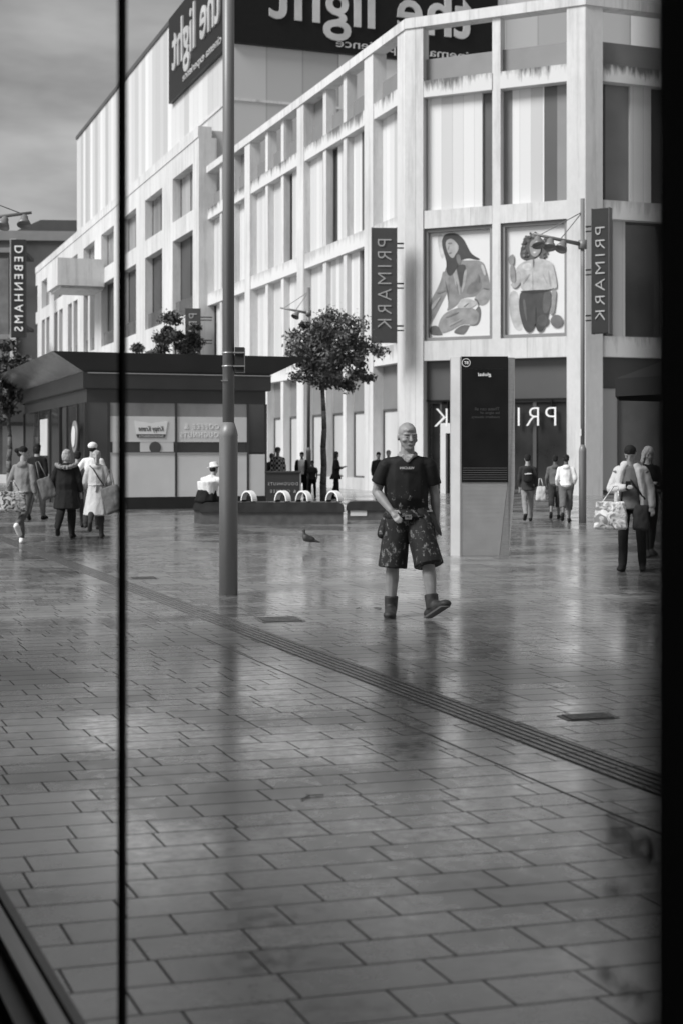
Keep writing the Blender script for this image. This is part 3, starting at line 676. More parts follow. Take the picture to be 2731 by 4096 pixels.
# ------------------------------------------------------------ distant store on the left
FD = frame(P(275, 1810, 150)[:2], 184)
far = thing('department_store', FD @ Vector((15, 0, 0)), 'dark flat-topped store closing the far left end of the street', 'building')
MB().box(-12, 60, -30, 0, 0, 24.6).build('wall', mat('dark_brick', .07, .8, var=.3, scale=.4), far, FD)
MB().box(-12, 60, -.5, .3, 23.9, 24.9).build('roof_edge', M_spand, far, FD)
MB().box(-10, 4, -12, -8, 24.6, 27.4).prism([(4, -8, 24.6), (10, -8, 24.6), (4, -8, 27.4)], (0, -4, 0)).build('plant_room', M_darkpan, far, FD)
for k in range(9):
    MB().box(6.2 + k * 2.1, 7.6 + k * 2.1, -.2, .12, 6, 22).build('window', M_glass2, far, FD)
for z in (5, 13.5, 22.6): MB().box(5.8, 30, 0, .35, z, z + .5).build('ledge', M_spand, far, FD)
MB().box(5.4, 6.0, 0, .5, 0, 24).build('pillar', M_stone2, far, FD)
FD2 = frame(P(105, 1810, 135)[:2], 184)
sg = thing('hanging_sign', FD2 @ Vector((.7, 0, 12)), 'tall black sign with DEBENHAMS running downwards at the far left', 'sign')
MB().box(0, 1.36, -.3, .1, 12.5, 21.8).build('sign_panel', M_blackm, sg, FD2)
MB().box(1.36, 1.44, -.3, .12, 12.5, 21.8).build('sign_edge', M_spand, sg, FD2)
lettering('lettering', 'DEBENHAMS', FD2, .25, 1.05, 13.1, 21.2, .11, .05, M_white, sg, rot=True, spacing=1.45, offset=.0)
MB().box(.1, 1.2, -6, -.3, 20.5, 20.8).box(.1, 1.2, -6, -.3, 13.5, 13.8).build('bracket', M_blackm, sg, FD2)
# low shopfront at the far left behind the people
FE = frame(P(190, 1810, 75)[:2], 186)
sh = thing('shop_unit', FE @ Vector((5, 0, 0)), 'dim glazed shop front behind the walkers at the left edge', 'building')
MB().box(.6, 20, -6, 0, 0, 4.6).build('wall', mat('dim_wall', .05, .6, var=.4, scale=.6), sh, FE)
MB().box(.6, 20, 0, .3, 3.2, 4.4).build('fascia', M_kiosk, sh, FE)
for k in range(6): MB().box(1 + k * 1.6, 2.3 + k * 1.6, -.1, .05, .5, 3.0).build('window', M_glass2, sh, FE)
MB().box(.6, 10, .05, .12, .0, .45).build('plinth', M_frost, sh, FE)

# ------------------------------------------------------------ kiosk
K0 = (-7.08, 39.6)
KF = frame(K0, 200); KS = frame(K0, 110)       # front wall: u negative to the right; side wall: u positive going away
kio = thing('coffee_kiosk', (K0[0] + 2, K0[1] + 3, 0), 'low glass-walled coffee kiosk with flared charcoal roof standing on the square', 'kiosk')
def kq(u, v): q = KF @ Vector((u, v, 0)); return q
KW, KL = 5.2, 13.0
# body
MB().box(-KW + .03, -.03, -KL + .03, -.05, .0, 3.0).build('core_wall', mat('kiosk_interior', .03, .5, var=.5, scale=1.2), kio, KF)
MB().box(-KW, 0, -KL, 0, 3.0, 3.38).build('soffit_band', M_kiosk, kio, KF)
MB().box(-KW - .12, .12, -KL - .12, .14, 3.38, 3.84).build('lower_fascia', M_kiosk, kio, KF, bevel=.02)
MB().box(-KW - .13, .0, .15, .17, 3.80, 3.83).build('trim_strip', M_alu, kio, KF)
# flared roof (inverted pyramid)
z0, z1 = 3.84, 4.38
lo = [(-KW - .1, .1), (.1, .1), (.1, -KL - .1), (-KW - .1, -KL - .1)]; hi = [(-KW - 1.2, .35), (1.0, .35), (1.0, -KL - 1), (-KW - 1.2, -KL - 1)]
rb = MB()
for i in range(4):
    a, b_ = lo[i], lo[(i + 1) % 4]; c, d = hi[(i + 1) % 4], hi[i]
    rb.mi = 0 if i == 0 else 1
    rb.poly([(a[0], a[1], z0), (b_[0], b_[1], z0), (c[0], c[1], z1), (d[0], d[1], z1)])
rb.mi = 0; rb.poly([(p[0], p[1], z1) for p in hi]); rb.poly([(p[0], p[1], z0) for p in lo])
rb.build('flared_roof', [M_kiosk, M_kiosk2], kio, KF)
def kpx(px): return onplane(px, 1810, KF, 0)[0]
uP = [0, kpx(437), kpx(705), kpx(992), -KW]
for u_ in uP: MB().box(u_ - .03, u_ + .03, -.06, .03, .3, 3.0).build('mullion', M_kiosk, kio, KF)
MB().box(-KW, 0, -.1, .04, 0, .32).build('base_plinth', M_blackm, kio, KF)
for i in range(4):
    a, b_ = uP[i + 1] + .03, uP[i] - .03
    if i in (1, 2):
        MB().box(a, b_, -.04, .01, .34, 1.55).build('frosted_panel', M_frost, kio, KF)
        MB().box(a, b_, -.045, .0, 1.9, 2.62).build('film_band', M_frost2, kio, KF)
        MB().box(a, b_, -.045, -.01, 2.62, 3.0).build('glass_pane', M_soft, kio, KF)
        MB().box(a, b_, -.045, -.02, 1.6, 1.9).build('glass_pane', M_glass, kio, KF)
        MB().box(a, b_, -.04, .03, 1.55, 1.6).build('transom', M_alu, kio, KF)
    elif i == 0:
        MB().box(a, b_, -.045, -.01, .34, 3.0).build('glass_pane', M_glass, kio, KF)
    else:
        MB().box(a, b_, -.045, -.01, 1.6, 3.0).build('glass_pane', M_glass, kio, KF)
        MB().box(a, b_, -.04, .01, .34, 1.55).build('frosted_panel', M_frost, kio, KF)
# things behind/on the glass: bow-tie logo, lettering, posters
ulo, uhi = kpx(560), kpx(675)
uL, uR = kpx(538), kpx(672)     # uL > uR (left is positive)
zt, zb = EYE + 123 * .00699, EYE + 72 * .00699
uc = (uL + uR) / 2
zt, zb = 2.50, 2.12
bow = MB(); bow.prism([(uL, .012, zt), (uc, .012, zt - .07), (uR, .012, zt), (uR + .06, .012, zb), (uL - .06, .012, zb)], (0, .01, 0)); bow.build('logo_board', M_white, kio, KF)
MB().prism([(uL - .055, .012, zb - .008), (uR + .055, .012, zb - .008), (uR + .09, .012, zb - .10), (uL - .09, .012, zb - .10)], (0, .01, 0)).build('logo_base', M_darkpan, kio, KF)
lettering('logo_lettering', 'Krispy Kreme', KF, uR + .12, uL - .12, zb + .04, zb + .23, .024, .008, M_darkpan, kio, shear=.25, offset=.01)
lettering('logo_lettering', 'DOUGHNUTS', KF, uR + .14, uL - .14, zb - .085, zb - .03, .024, .006, M_white, kio, spacing=1.2)
lettering('window_lettering', 'COFFEE &', KF, kpx(878), kpx(740), 2.27, 2.42, .004, .01, M_white, kio, spacing=1.35, offset=.01)
lettering('window_lettering', 'DOUGHNUTS', KF, kpx(895), kpx(722), 2.03, 2.18, .004, .01, M_white, kio, spacing=1.25, offset=.01)
for pxa, pxb, za, zbz, mm in ((562, 696, 1.62, 1.9, M_frost), (452, 492, 1.6, 2.25, M_frost2)):
    MB().box(kpx(pxb), kpx(pxa), -.018, -.008, za, zbz).build('window_card', mm, kio, KF)
MB().lathe((kpx(622), 0, 1.74), [(.17, 0), (.17, .01)], 20, Matrix.Rotation(R(-90), 3, 'X')).build('round_emblem', M_darkpan, kio, KF)
# side wall facing left with door and round sign
for u_ in (0.06, 1.3, 3.2, 4.6, 6.6, 9.0, 12.9): MB().box(u_ - .04, u_ + .04, .0, .06, 0, 3.0).build('mullion', M_kiosk, kio, KS)
for a, b_ in ((.12, 1.24), (4.66, 6.54), (6.66, 8.94), (9.06, 12.84)): MB().box(a, b_, -.03, .02, .3, 3.0).build('glass_pane', M_glass, kio, KS)
MB().box(1.36, 3.14, -.03, .02, .0, 2.95).build('door', M_glass, kio, KS)
MB().box(7.2, 8.8, .02, .04, 1.5, 2.7).build('window_card', M_frost, kio, KS)
MB().lathe((.75, .18, 2.05), [(.45, 0), (.45, .05)], 24, Matrix.Rotation(R(-90), 3, 'X')).build('round_sign', M_spand, kio, KS)
MB().lathe((.75, .24, 2.05), [(.30, 0), (.30, .02)], 24, Matrix.Rotation(R(-90), 3, 'X')).build('round_sign_face', M_frost2, kio, KS)

# counter board beside the kiosk
c0 = P(1200, 1810, 38.2)
FM = frame(c0[:2], 182)
bd = thing('menu_board', c0 - Vector((.4, 0, EYE)), 'waist-high black board with DOUGHNUTS & COFFEE lettering at the kiosk counter', 'sign')
MB().box(0, .9, -.05, .05, .0, 1.05).build('board_panel', M_kiosk, bd, FM)
MB().box(-.04, .94, -.3, .08, 1.05, 1.10).build('counter_ledge', M_kiosk, bd, FM)
MB().box(-.03, -.0, -.06, .06, 0, 1.05).build('edge_strip', M_alu, bd, FM)
lettering('lettering', 'DOUGHNUTS', FM, .05, .85, .72, .80, .052, .01, M_gtext, bd, spacing=1.3)
lettering('lettering', '& COFFEE', FM, .1, .8, .52, .60, .052, .01, M_gtext, bd, spacing=1.3)

# ------------------------------------------------------------ information / advert kiosk
i0 = G(1840, 2223); FI = frame((i0.x, i0.y), 180 - 1.5)
inf = thing('information_kiosk', (i0.x + .3, i0.y, 0), 'tall upright advertising kiosk with black screen over ribbed steel base', 'kiosk')
H = 3.09; W = .735
# steel shell: u negative to the right, tapering lower right side
sh_pts = [(.14, 0), (.14, H), (-.85, H), (-.85, 1.1), (-.73, .0)]
shell = MB()
shell.prism([(.0, .0, 0.0), (.0, .0, H), (-.73, .0, H), (-.73, .0, 1.14), (-.60, .0, 0.0)], (0, -.30, 0)); shell.build('steel_body', M_steel, inf, FI)
MB().prism([(-.734, .02, 1.14), (-.734, .02, H - .02), (-.84, -.02, H - .02), (-.84, -.02, 1.10), (-.745, -.02, .0), (-.604, .02, .0)], (0, -.30, 0)).build('side_trim', M_alu, inf, FI)
MB().prism([(.003, .005, .0), (.003, .005, H - .01), (.145, -.10, H - .01), (.145, -.10, .0)], (0, -.25, 0)).build('side_panel', M_steel, inf, FI)
MB().box(-.012, .012, .0, .02, .0, H - .02).build('edge_strip', M_alu, inf, FI)
MB().box(-.73, -.014, .002, .03, 1.14, 2.89).build('screen', mat('dark_screen', .010, .2, var=.3, spec=.15), inf, FI)
MB().box(-.73, -.014, .002, .027, 2.894, H - .005).build('header_panel', M_black, inf, FI)
rib = MB()
for k in range(56):
    z = .02 + k * .02; wr = .60 + .13 * min(1, z / 1.14)
    rib.box(-wr + .01, -.014, .002, .012, z, z + .009)
rib.build('ribbed_panel', M_steel, inf, FI)
rib = MB()
for k in range(150): rib.box(.02, .13, -.11 + .0, -.085, .03 + k * .02, .03 + k * .02 + .008)
vent = MB()
for k in range(6): vent.box(-.72, -.03, .03, .036, 1.18 + k * .035, 1.19 + k * .035)
vent.build('speaker_grille', M_darkpan, inf, FI)
ring = MB(); cx, cz = -.085, 2.99
for i in range(28):
    a0, a1 = 2 * math.pi * i / 28, 2 * math.pi * (i + 1) / 28
    ring.prism([(cx + r * math.cos(a), .03, cz + r * math.sin(a)) for r, a in ((.058, a0), (.066, a0), (.066, a1), (.058, a1))], (0, .006, 0))
ring.build('logo_ring', M_white, inf, FI)
lettering('logo_lettering', 'BT', FI, cx - .033, cx + .033, cz - .022, cz + .022, .03, .006, M_white, inf, offset=.02)
lettering('screen_lettering', 'global', FI, -.47, -.27, 2.765, 2.835, .032, .004, M_white, inf, offset=.01)
M_dim = mat('dim_screen_text', .045, .5, var=.1)
for s_, u0_, u1_, z0_, z1_ in (('These can all', -.60, -.22, 2.25, 2.30), ('be signs of', -.60, -.30, 2.185, 2.235), ('modern slavery.', -.60, -.16, 2.12, 2.17)):
    lettering('screen_lettering', s_, FI, u0_, u1_, z0_, z1_, .032, .002, M_dim, inf, offset=.008)

# ------------------------------------------------------------ lamp posts
def head(mb, c, tilt_x, tilt_y, s=1.0):
    Mx = Matrix.Rotation(tilt_y, 3, 'Y') @ Matrix.Rotation(tilt_x, 3, 'X')
    mb.lathe(c, [(.05 * s, .10 * s), (.075 * s, .07 * s), (.085 * s, 0), (.125 * s, -.07 * s), (.150 * s, -.14 * s), (.14 * s, -.145 * s), (.11 * s, -.07 * s)], 16, Mx)
def spotlights(post, top, dirv, length, n, zarm):
    d = Vector(dirv).normalized(); c = Vector((top.x, top.y, zarm))
    arm = MB(); arm.tube(c, c + d * length + Vector((0, 0, .18)), .05, .03, 10)
    arm.build('arm', M_pole, post)
    rod = MB(); rod.tube(Vector((top.x, top.y, zarm + .75)), c + d * length * .45 + Vector((0, 0, .1)), .012, .012, 6)
    rod.tube(Vector((top.x, top.y, zarm + .75)), c + d * length * .85 + Vector((0, 0, .18)), .012, .012, 6)
    rod.build('tie_rod', M_pole, post)
    MB().tube(c - Vector((0, 0, .1)), c + Vector((0, 0, .1)), .1, .1, 12).build('collar', M_pole, post)
    for k in range(n):
        q = c + d * length * (.42 + .5 * k / max(1, n - 1)) + Vector((0, 0, .05 + .10 * k / n))
        h = MB(); sx = (-1) ** k * .3
        head(h, q + Vector((0, -.08, -.09)), -.45, .45 - .25 * k, 1.0); h.tube(q, q + Vector((0, -.08, -.02)), .03, .03, 8); h.build('spotlight', M_pole, post)
def lamp_post(px, Y, label, r_lo, r_up, zc, H, base_y=None, arm=None):
    x = (px - HX) / F * Y
    o = thing('lamp_post', (x, Y, 0), label, 'lamp post', 'lamp posts on the square')
    MB().lathe((x, Y, 0), [(r_lo, 0), (r_lo, zc), (r_lo * 1.03, zc + .01), (r_lo * .95, zc + .06), (r_up, zc + .16)], 28).build('base_tube', M_pole, o)
    MB().tube((x, Y, zc + .15), (x, Y, H), r_up, r_up, 24).build('upper_tube', M_pole, o)
    return o, Vector((x, Y, H))
o, t = lamp_post(915, 16.0, 'thick grey lamp post rising out of the picture in front of the kiosk', .104, .066, 1.78, 8.5)
MB().box(t.x - .075, t.x + .0, 15.9, 16.1, 2.40, 2.41).build('band', M_alu, o)
bx = MB().box(t.x + .075, t.x + .18, 15.93, 16.12, 2.50, 2.78); bx.build('control_box', M_kiosk, o)
for z in (2.56, 2.71): MB().lathe((t.x, 16, z), [(.074, 0), (.074, .018)], 20).build('band', M_alu, o)
for z in (2.56, 2.71): MB().box(t.x + .06, t.x + .19, 15.9, 15.92, z, z + .015).build('band', M_alu, o)
o, t = lamp_post(2328, 32.5, 'slim lamp post with spotlights by the posters on the right', .085, .048, 1.62, 7.4)
spotlights(o, t, (-1, -.35, 0), 1.25, 3, 6.35)
MB().box(t.x - .075, t.x - .045, 32.4, 32.44, 1.98, 2.14).build('number_plate', M_white, o)
o, t = lamp_post(-190, 30.0, 'lamp post whose spotlights reach in at the left edge of the picture', .085, .048, 1.62, 7.4)
spotlights(o, t, (1, -.1, 0), 1.72, 3, 6.45)
o, t = lamp_post(1235, 50.0, 'far lamp post standing half hidden behind the round tree', .085, .06, 1.62, 7.4)
spotlights(o, t, (-1, -.1, 0), 1.0, 1, 6.5)

# ------------------------------------------------------------ benches
def bench(label, px0, px1, Y, z, depth, plate=None, hoops=()):
    x0 = (px0 - HX) / F * Y; x1 = (px1 - HX) / F * Y
    b = thing('bench', ((x0 + x1) / 2, Y, 0), label, 'bench', 'dark stone benches round the tree')
    prof = []
    r = .16
    for k in range(6): a = math.pi / 2 * k / 5; prof.append((x0 + r - r * math.cos(a), z - r + r * math.sin(a)))
    for k in range(6): a = math.pi / 2 * k / 5; prof.append((x1 - r + r * math.sin(a), z - r + r * math.cos(a)))
    prof.append((x1, z - .22)); prof.append((x0, z - .22))
    MB().prism([(p[0], Y, p[1]) for p in prof], (0, depth, 0)).build('seat', M_bench, b)
    MB().box(x0 + .02, x1 - .02, Y + .05, Y + depth - .05, 0, z - .22).build('base', M_bench2, b)
    if plate: 
        MB().box((plate[0] - HX) / F * Y, (plate[1] - HX) / F * Y, Y + .03, Y + .05, plate[2], plate[3]).build('access_plate', M_frost, b)
    for px in hoops:
        xc = (px - HX) / F * Y; yc = Y + depth * .45
        Mh = Matrix.Translation((xc, yc, z)) @ Matrix.Rotation(R(38), 4, 'Z')
        h = MB(); n = 14
        for i in range(n):
            a0, a1 = math.pi * i / n, math.pi * (i + 1) / n
            h.prism([(-.06, r_ * math.cos(a), r_ * 1.0 * math.sin(a) + .02) for r_, a in ((.20, a0), (.235, a0), (.235, a1), (.20, a1))], (.13, 0, 0))
        h.build('armrest', M_white, b, Mh)
        MB().box(-.055, .06, -.2, -.17, .0, .04).box(-.055, .06, .17, .2, 0, .04).build('armrest_fixing', M_black, b, Mh)
    return b
bench('long dark stone bench with white hoop armrests in front of the tree', 800, 1376, 31.7, .49, .7, None, (992, 1128, 1213, 1335))
bench('further dark bench with a pale access plate behind the walking man', 1384, 1560, 33.6, .45, .6, (1400, 1466, .10, .31))
bench('bench end jutting out left of the thick lamp post', 774, 860, 33.6, .46, .6)

# ------------------------------------------------------------ trees
def tree(name, label, base, trunk_r, zc, crown, nleaf, leaf, seed, lm, ncl=26):
    rr = random.Random(seed); b = Vector(base)
    t = thing(name, b, label, 'tree')
    cx, cy, cz, rx, rz = crown
    tr = MB(); pts = [b + Vector((0, 0, 0))]
    for k in range(1, 7): pts.append(b + Vector((rr.uniform(-.03, .03), rr.uniform(-.03, .03), zc * k / 6)))
    for i in range(6): tr.tube(pts[i], pts[i + 1], trunk_r * (1 - i * .07), trunk_r * (1 - (i + 1) * .07), 12)
    top = pts[-1]; C = Vector((cx, cy, cz)); clumps = []
    for i in range(ncl):
        zf = 1 - 2 * (i + .5) / ncl; ga = i * 2.39996 + rr.uniform(-.3, .3); rf = math.sqrt(1 - zf * zf)
        d = Vector((rf * math.cos(ga), rf * math.sin(ga), zf)) * (rr.uniform(.45, .98) if i % 4 else rr.uniform(.1, .5))
        wd_ = 1.12 - .35 * max(0, d.z)
        p = C + Vector((d.x * rx * wd_, d.y * rx * wd_, d.z * rz)); r = rx * rr.uniform(.06, .20)
        clumps.append((p, r))
        if i % 3: continue
        st = top + Vector((0, 0, max(0, (p.z - top.z)) * .45)); mid = st.lerp(p, .5) + Vector((0, 0, .12))
        tr.tube(st, mid, trunk_r * .3, trunk_r * .18, 6); tr.tube(mid, p, trunk_r * .18, trunk_r * .06, 5)
    tr.tube(top, Vector((top.x, top.y, cz + rz * .5)), trunk_r * .58, trunk_r * .15, 8)
    tr.build('trunk', M_bark, t)
    V = []; Fc = []
    for i in range(nleaf):
        p, r = clumps[rr.randrange(len(clumps))]
        q = p + Vector((rr.gauss(0, .72), rr.gauss(0, .72), rr.gauss(0, .5))) * r
        n_ = Vector((rr.gauss(0, 1), rr.gauss(0, 1), rr.gauss(0, 1) + .6)).normalized(); a = n_.orthogonal().normalized(); a.rotate(Matrix.Rotation(rr.uniform(0, 6.28), 3, n_)); c = n_.cross(a)
        s = leaf * rr.uniform(.6, 1.3); i0_ = len(V)
        V += [q - a * s, q + c * s * .5 - a * s * .2, q + a * s, q - c * s * .5 - a * s * .2]; Fc.append((i0_, i0_ + 1, i0_ + 2, i0_ + 3))
    me = bpy.data.meshes.new('crown'); me.from_pydata(V, [], Fc); me.update(); link('crown', me, lm, t)
    return t
b1 = Vector(((1295 - HX) / F * 45, 45, 0))
tree('maple_tree', 'small round-headed tree with a slim knotty trunk behind the long bench', b1, .115, 3.5, (b1.x + .08, 45, 4.75, 1.52, 1.45), 15000, .07, 21, M_leaf, 70)
b2 = Vector(((700 - HX) / F * 58, 58, 0))
tree('street_tree', 'loose leafy tree top showing over the kiosk roof', b2, .1, 4.2, (b2.x, 58, 6.1, 1.5, 1.35), 8000, .085, 5, M_leaf2, 16)
b3 = Vector(((40 - HX) / F * 52, 52, 0))
tree('street_tree', 'dark leafy tree cut off by the left edge of the picture', b3, .12, 2.6, (b3.x, 52, 4.1, 1.4, 1.75), 8000, .11, 9, M_leaf2, 26)

# ------------------------------------------------------------ people
def rotv(v, yaw=0, pitch=0): return Matrix.Rotation(yaw, 3, 'Z') @ (Matrix.Rotation(pitch, 3, 'X') @ Vector(v))
def person(label, base, H, rot, legs, arms, top, bottom, shoes, hair, skin=M_skin, build=1.0, lean=0, yaw=0, pitch=0, voxel=.016, feet=(0, 0), group=None, toe=None, female=False, fingers=False, seat=None, extra=None, hs_=1.0):
    """faces -y before rotation. legs: (thigh swing, knee bend, sideways); arms: (elbow offset, wrist offset) from the shoulder/elbow"""
    s = H / 1.75; base = Vector(base)
    t = thing('person', base, label, 'person', group)
    M = Matrix.Translation(base) @ Matrix.Rotation(rot, 4, 'Z')
    V = Vector
    hipz = .93
    J = {}
    zmin = 9; foot = []; td_ = []
    for i, (a, k_, lat) in enumerate(legs):
        sx = (-1, 1)[i]; hip = V((sx * .09, 0, hipz))
        kn = hip + .44 * V((lat, -math.sin(a), -math.cos(a))); sa = a - k_
        an = kn + .42 * V((lat * .4, -math.sin(sa), -math.cos(sa)))
        f = feet[i]                           # foot pitch: + toe up, - toe down
        td = V((sx * .12, -math.cos(f), math.sin(f))) if toe is None or toe[i] is None else V(toe[i])
        td.normalize(); td_.append(td)
        tp = an + td * .15 + V((0, 0, -.055)); hl = an - td * .045 + V((0, 0, -.055)) + (V((0, 0, 0)))
        foot.append((hip, kn, an, tp, hl)); zmin = min(zmin, tp.z - .03, hl.z - .035)
    dz = -zmin if seat is None else seat - hipz + .08
    up = V((0, 0, dz))
    foot = [tuple(p + up for p in q) for q in foot]
    hz = hipz + dz
    def T(p):                                 # torso point with forward lean about the hips
        p = V(p) - V((0, 0, hipz)); return Matrix.Rotation(lean, 3, 'X') @ p + V((0, 0, hz))
    b = build; sw = .150 if female else .168
    sho = [T((-sw * b, 0, 1.375)), T((sw * b, 0, 1.375))]
    elb = []; wri = []
    for i in (0, 1):
        e = sho[i] + V(arms[i][0]); elb.append(e); wri.append(e + V(arms[i][1]))
    neck = T((0, .005, 1.47)); hc = T((0, -.015, 1.63)) + V((0, -.0 - .04 * math.sin(max(0, pitch)), -.03 * math.sin(max(0, pitch))))
    hd = lambda v: hc + rotv(v, yaw, pitch) * hs_
    tor = [(T((0, .0, 1.385)), (.15 * b, .085, .07)), (T((0, -.005, 1.24)), (.158 * b, .112, .11)), (T((0, 0, 1.07)), (.135 * b + (b - 1) * .1, .105 + (b - 1) * .2, .1)), (T((0, .01, .95)), (.155 * b, .115, .09))]
    # ---- body
    B = MB(); HH = lambda p, r, q=None, r2=None: B.hull(hd(p), [x * hs_ for x in r], None if q is None else hd(q), None if q is None else [x * hs_ for x in r2])
    for (p, r), (q, r2) in zip(tor[:-1], tor[1:]): B.hull(p, [x * .93 for x in r], q, [x * .93 for x in r2])
    for i in (0, 1): B.hull(neck - V((0, 0, .03)), .05, sho[i] + V((0, 0, .0)), .045)
    B.hull(neck - V((0, 0, .05)), .062 * hs_, hc - V((0, -.02, .06)), .056 * hs_)
    HH((0, .016, .036), (.078, .095, .086)); HH((0, -.004, .0), (.072, .084, .075), (0, -.020, -.050), (.060, .062, .04))
    HH((0, -.020, -.050), (.058, .060, .035), (0, -.040, -.082), (.040, .038, .024))
    HH((0, -.004, .055), (.066, .082, .045))
    HH((0, -.083, .012), (.008, .008, .010), (0, -.097, -.020), (.015, .012, .010))
    HH((-.036, -.064, .030), (.024, .018, .008), (.036, -.064, .030), (.024, .018, .008))
    HH((-.012, -.076, -.050), (.012, .009, .008), (.012, -.076, -.050), (.012, .009, .008)); HH((0, -.068, -.084), (.018, .013, .012))
    for sx in (-1, 1):
        HH((sx * .042, -.050, -.020), (.026, .026, .020)); HH((sx * .078, .010, .0), (.009, .018, .032))
    for i in (0, 1):
        sx = (-1, 1)[i]
        ab = .5 + .5 * b; B.hull(sho[i], .054 * ab, elb[i], .042 * ab); B.hull(elb[i], .042 * ab, elb[i].lerp(wri[i], .3), .044 * ab); B.hull(elb[i].lerp(wri[i], .3), .044 * ab, wri[i], .027 * ab)
        d = (wri[i] - elb[i]).normalized(); side = d.cross(V((0, 1, 0.01))).normalized()
        B.hull(wri[i], (.024, .018, .024), wri[i] + d * .075, (.034, .020, .03))
        pl = wri[i] + d * .08
        if fingers:
            for k_, ln in ((-1.5, .062), (-.5, .074), (.5, .070), (1.5, .055)):
                f0 = pl + side * k_ * .017; f1 = f0 + d * ln * .55 + V((0, -.006, 0)); f2 = f1 + (d * .7 + V((-sx * .25, .35, 0))).normalized() * ln * .5
                B.hull(f0, .0095, f1, .009); B.hull(f1, .009, f2, .0075)
            th = wri[i] + d * .025 - side * .026 * sx; B.hull(th, .012, th + (d * .7 - side * .7 * sx).normalized() * .035, .010)
            tt = th + (d * .7 - side * .7 * sx).normalized() * .035; B.hull(tt, .010, tt + d * .028, .008)
        else:
            for k_, ln in ((-1, .06), (0, .07), (1, .06)): B.hull(pl + side * k_ * .02, .013, pl + side * k_ * .018 + d * ln + V((0, -.01, 0)), .010)
            B.hull(wri[i] + d * .03, .014, wri[i] + d * .075 + V((-sx * .035, -.01, 0)), .010)
        hip, kn, an, tp, hl = foot[i]
        B.hull(hip, .085, kn, .056); cf = .056 * b; B.hull(kn, .056, kn.lerp(an, .35) + V((0, .012, 0)), cf); B.hull(kn.lerp(an, .35) + V((0, .012, 0)), cf, an, .038)
        B.hull(an, .036, tp, (.035, .03, .022))
    Ms = M @ Matrix.Scale(s, 4)
    link('body', remesh(B, 'body', voxel * (.75 if fingers else 1), 4 if fingers else 2), skin, t, Ms)
    # face marks
    fm = MB()
    for sx in (-1, 1):
        fm.hull(hd((sx * .032, -.0745, .006)), (.012, .008, .005)); fm.hull(hd((sx * .034, -.0775, .027)), (.016, .007, .003))
    fm.build('eyes_and_brows', M_brow, t, Ms)
    if voxel < .013: MB().hull(hd((0, -.0820, -.051)), (.022, .005, .0032)).build('mouth', M_lip, t, Ms)
    # ---- top garment
    kind, tm, hem, flare, sleeve = top
    g = .018 if kind != 'coat' else .032
    Tm = MB()
    for (p, r), (q, r2) in zip(tor[:-1], tor[1:]): Tm.hull(p, [x + g for x in r], q, [x + g for x in r2])
    hp = T((0, .01, .95))
    hemp = V((hp.x, hp.y + .01, hem + (dz if seat is None else 0)))
    if seat is None or hem > hz: Tm.hull(hp, (.155 * b + g, .115 + g, .08), hemp, (.155 * b + g + flare, .135 + g + flare * 1.5, .02))
    for i in (0, 1):
        Tm.hull(neck - V((0, 0, .055)), .055, sho[i], .055 + g * .5)
        e = sho[i].lerp(elb[i], min(1, sleeve * 2))
        if sleeve < .5:
            Tm.hull(sho[i], .055 + g * .6, sho[i].lerp(e, .5), .058 + g * .6); Tm.tube(sho[i], e, .058 + g * .6, .068 + g * .8, 20)
        else:
            Tm.hull(sho[i], .055 + g * .6, e, .046 + g * .6)
            w_ = elb[i].lerp(wri[i], (sleeve - .5) * 2); Tm.tube(e, w_, .046 + g * .6, .033 + g * .6, 16)
    Tm.hull(neck - V((0, 0, .045)), (.07, .065, .035))
    if kind in ('hoodie', 'coat') : Tm.hull(neck + V((0, .02, -.01)), (.085, .08, .035), neck + V((0, .07, -.05)), (.10, .06, .06))
    link({'tee': 't_shirt', 'hoodie': 'hoodie', 'coat': 'coat', 'jacket': 'jacket', 'shirt': 'shirt'}[kind], remesh(Tm, 'top', voxel, 2, fold=.013 if fingers else .014 * min(1.2, voxel * 60), fscale=6 if fingers else 9, seed=H * 7 + base.x), tm, t, Ms)
    # ---- legs
    bk, bm_ = bottom
    Bt = MB()
    Bt.hull(T((0, .01, 1.0)), (.15 * b, .115, .05), V((0, .01, hz - .04)), (.165 * b, .125, .07)); cb_ = max(1, b)
    for i in (0, 1):
        hip, kn, an, tp, hl = foot[i]
        if bk == 'trousers':
            Bt.hull(hip, .098 * cb_, kn, .074 * cb_); Bt.hull(kn, .074 * cb_, kn.lerp(an, .4) + V((0, .012, 0)), .070 * cb_); Bt.hull(kn.lerp(an, .4) + V((0, .012, 0)), .070 * cb_, an, .060)
        elif bk == 'slim':
            Bt.hull(hip, .098, kn, .066); Bt.hull(kn, .066, kn.lerp(an, .35) + V((0, .012, 0)), .066); Bt.hull(kn.lerp(an, .35) + V((0, .012, 0)), .066, an, .047)
        elif bk == 'shorts':
            e = kn + (an - kn) * .14; Bt.hull(hip, (.118, .122, .1), hip.lerp(e, .7), .122); Bt.tube(hip, e, .118, .136, 24); Bt.hull(hip.lerp(e, .62) + V(((-1, 1)[i] * .06, 0, 0)), (.06, .08, .08))
        elif bk == 'baggy':
            e = kn.lerp(an, .45); Bt.tube(hip, e, .105, .085, 20); Bt.hull(hip, .115, hip.lerp(e, .5), .095)
    link('shorts' if bk in ('shorts', 'baggy') else 'trousers', remesh(Bt, 'legwear', voxel, 2, fold=.013 if fingers else .016 * min(1.2, voxel * 60), fscale=7 if fingers else 10, seed=H * 3), bm_, t, Ms)
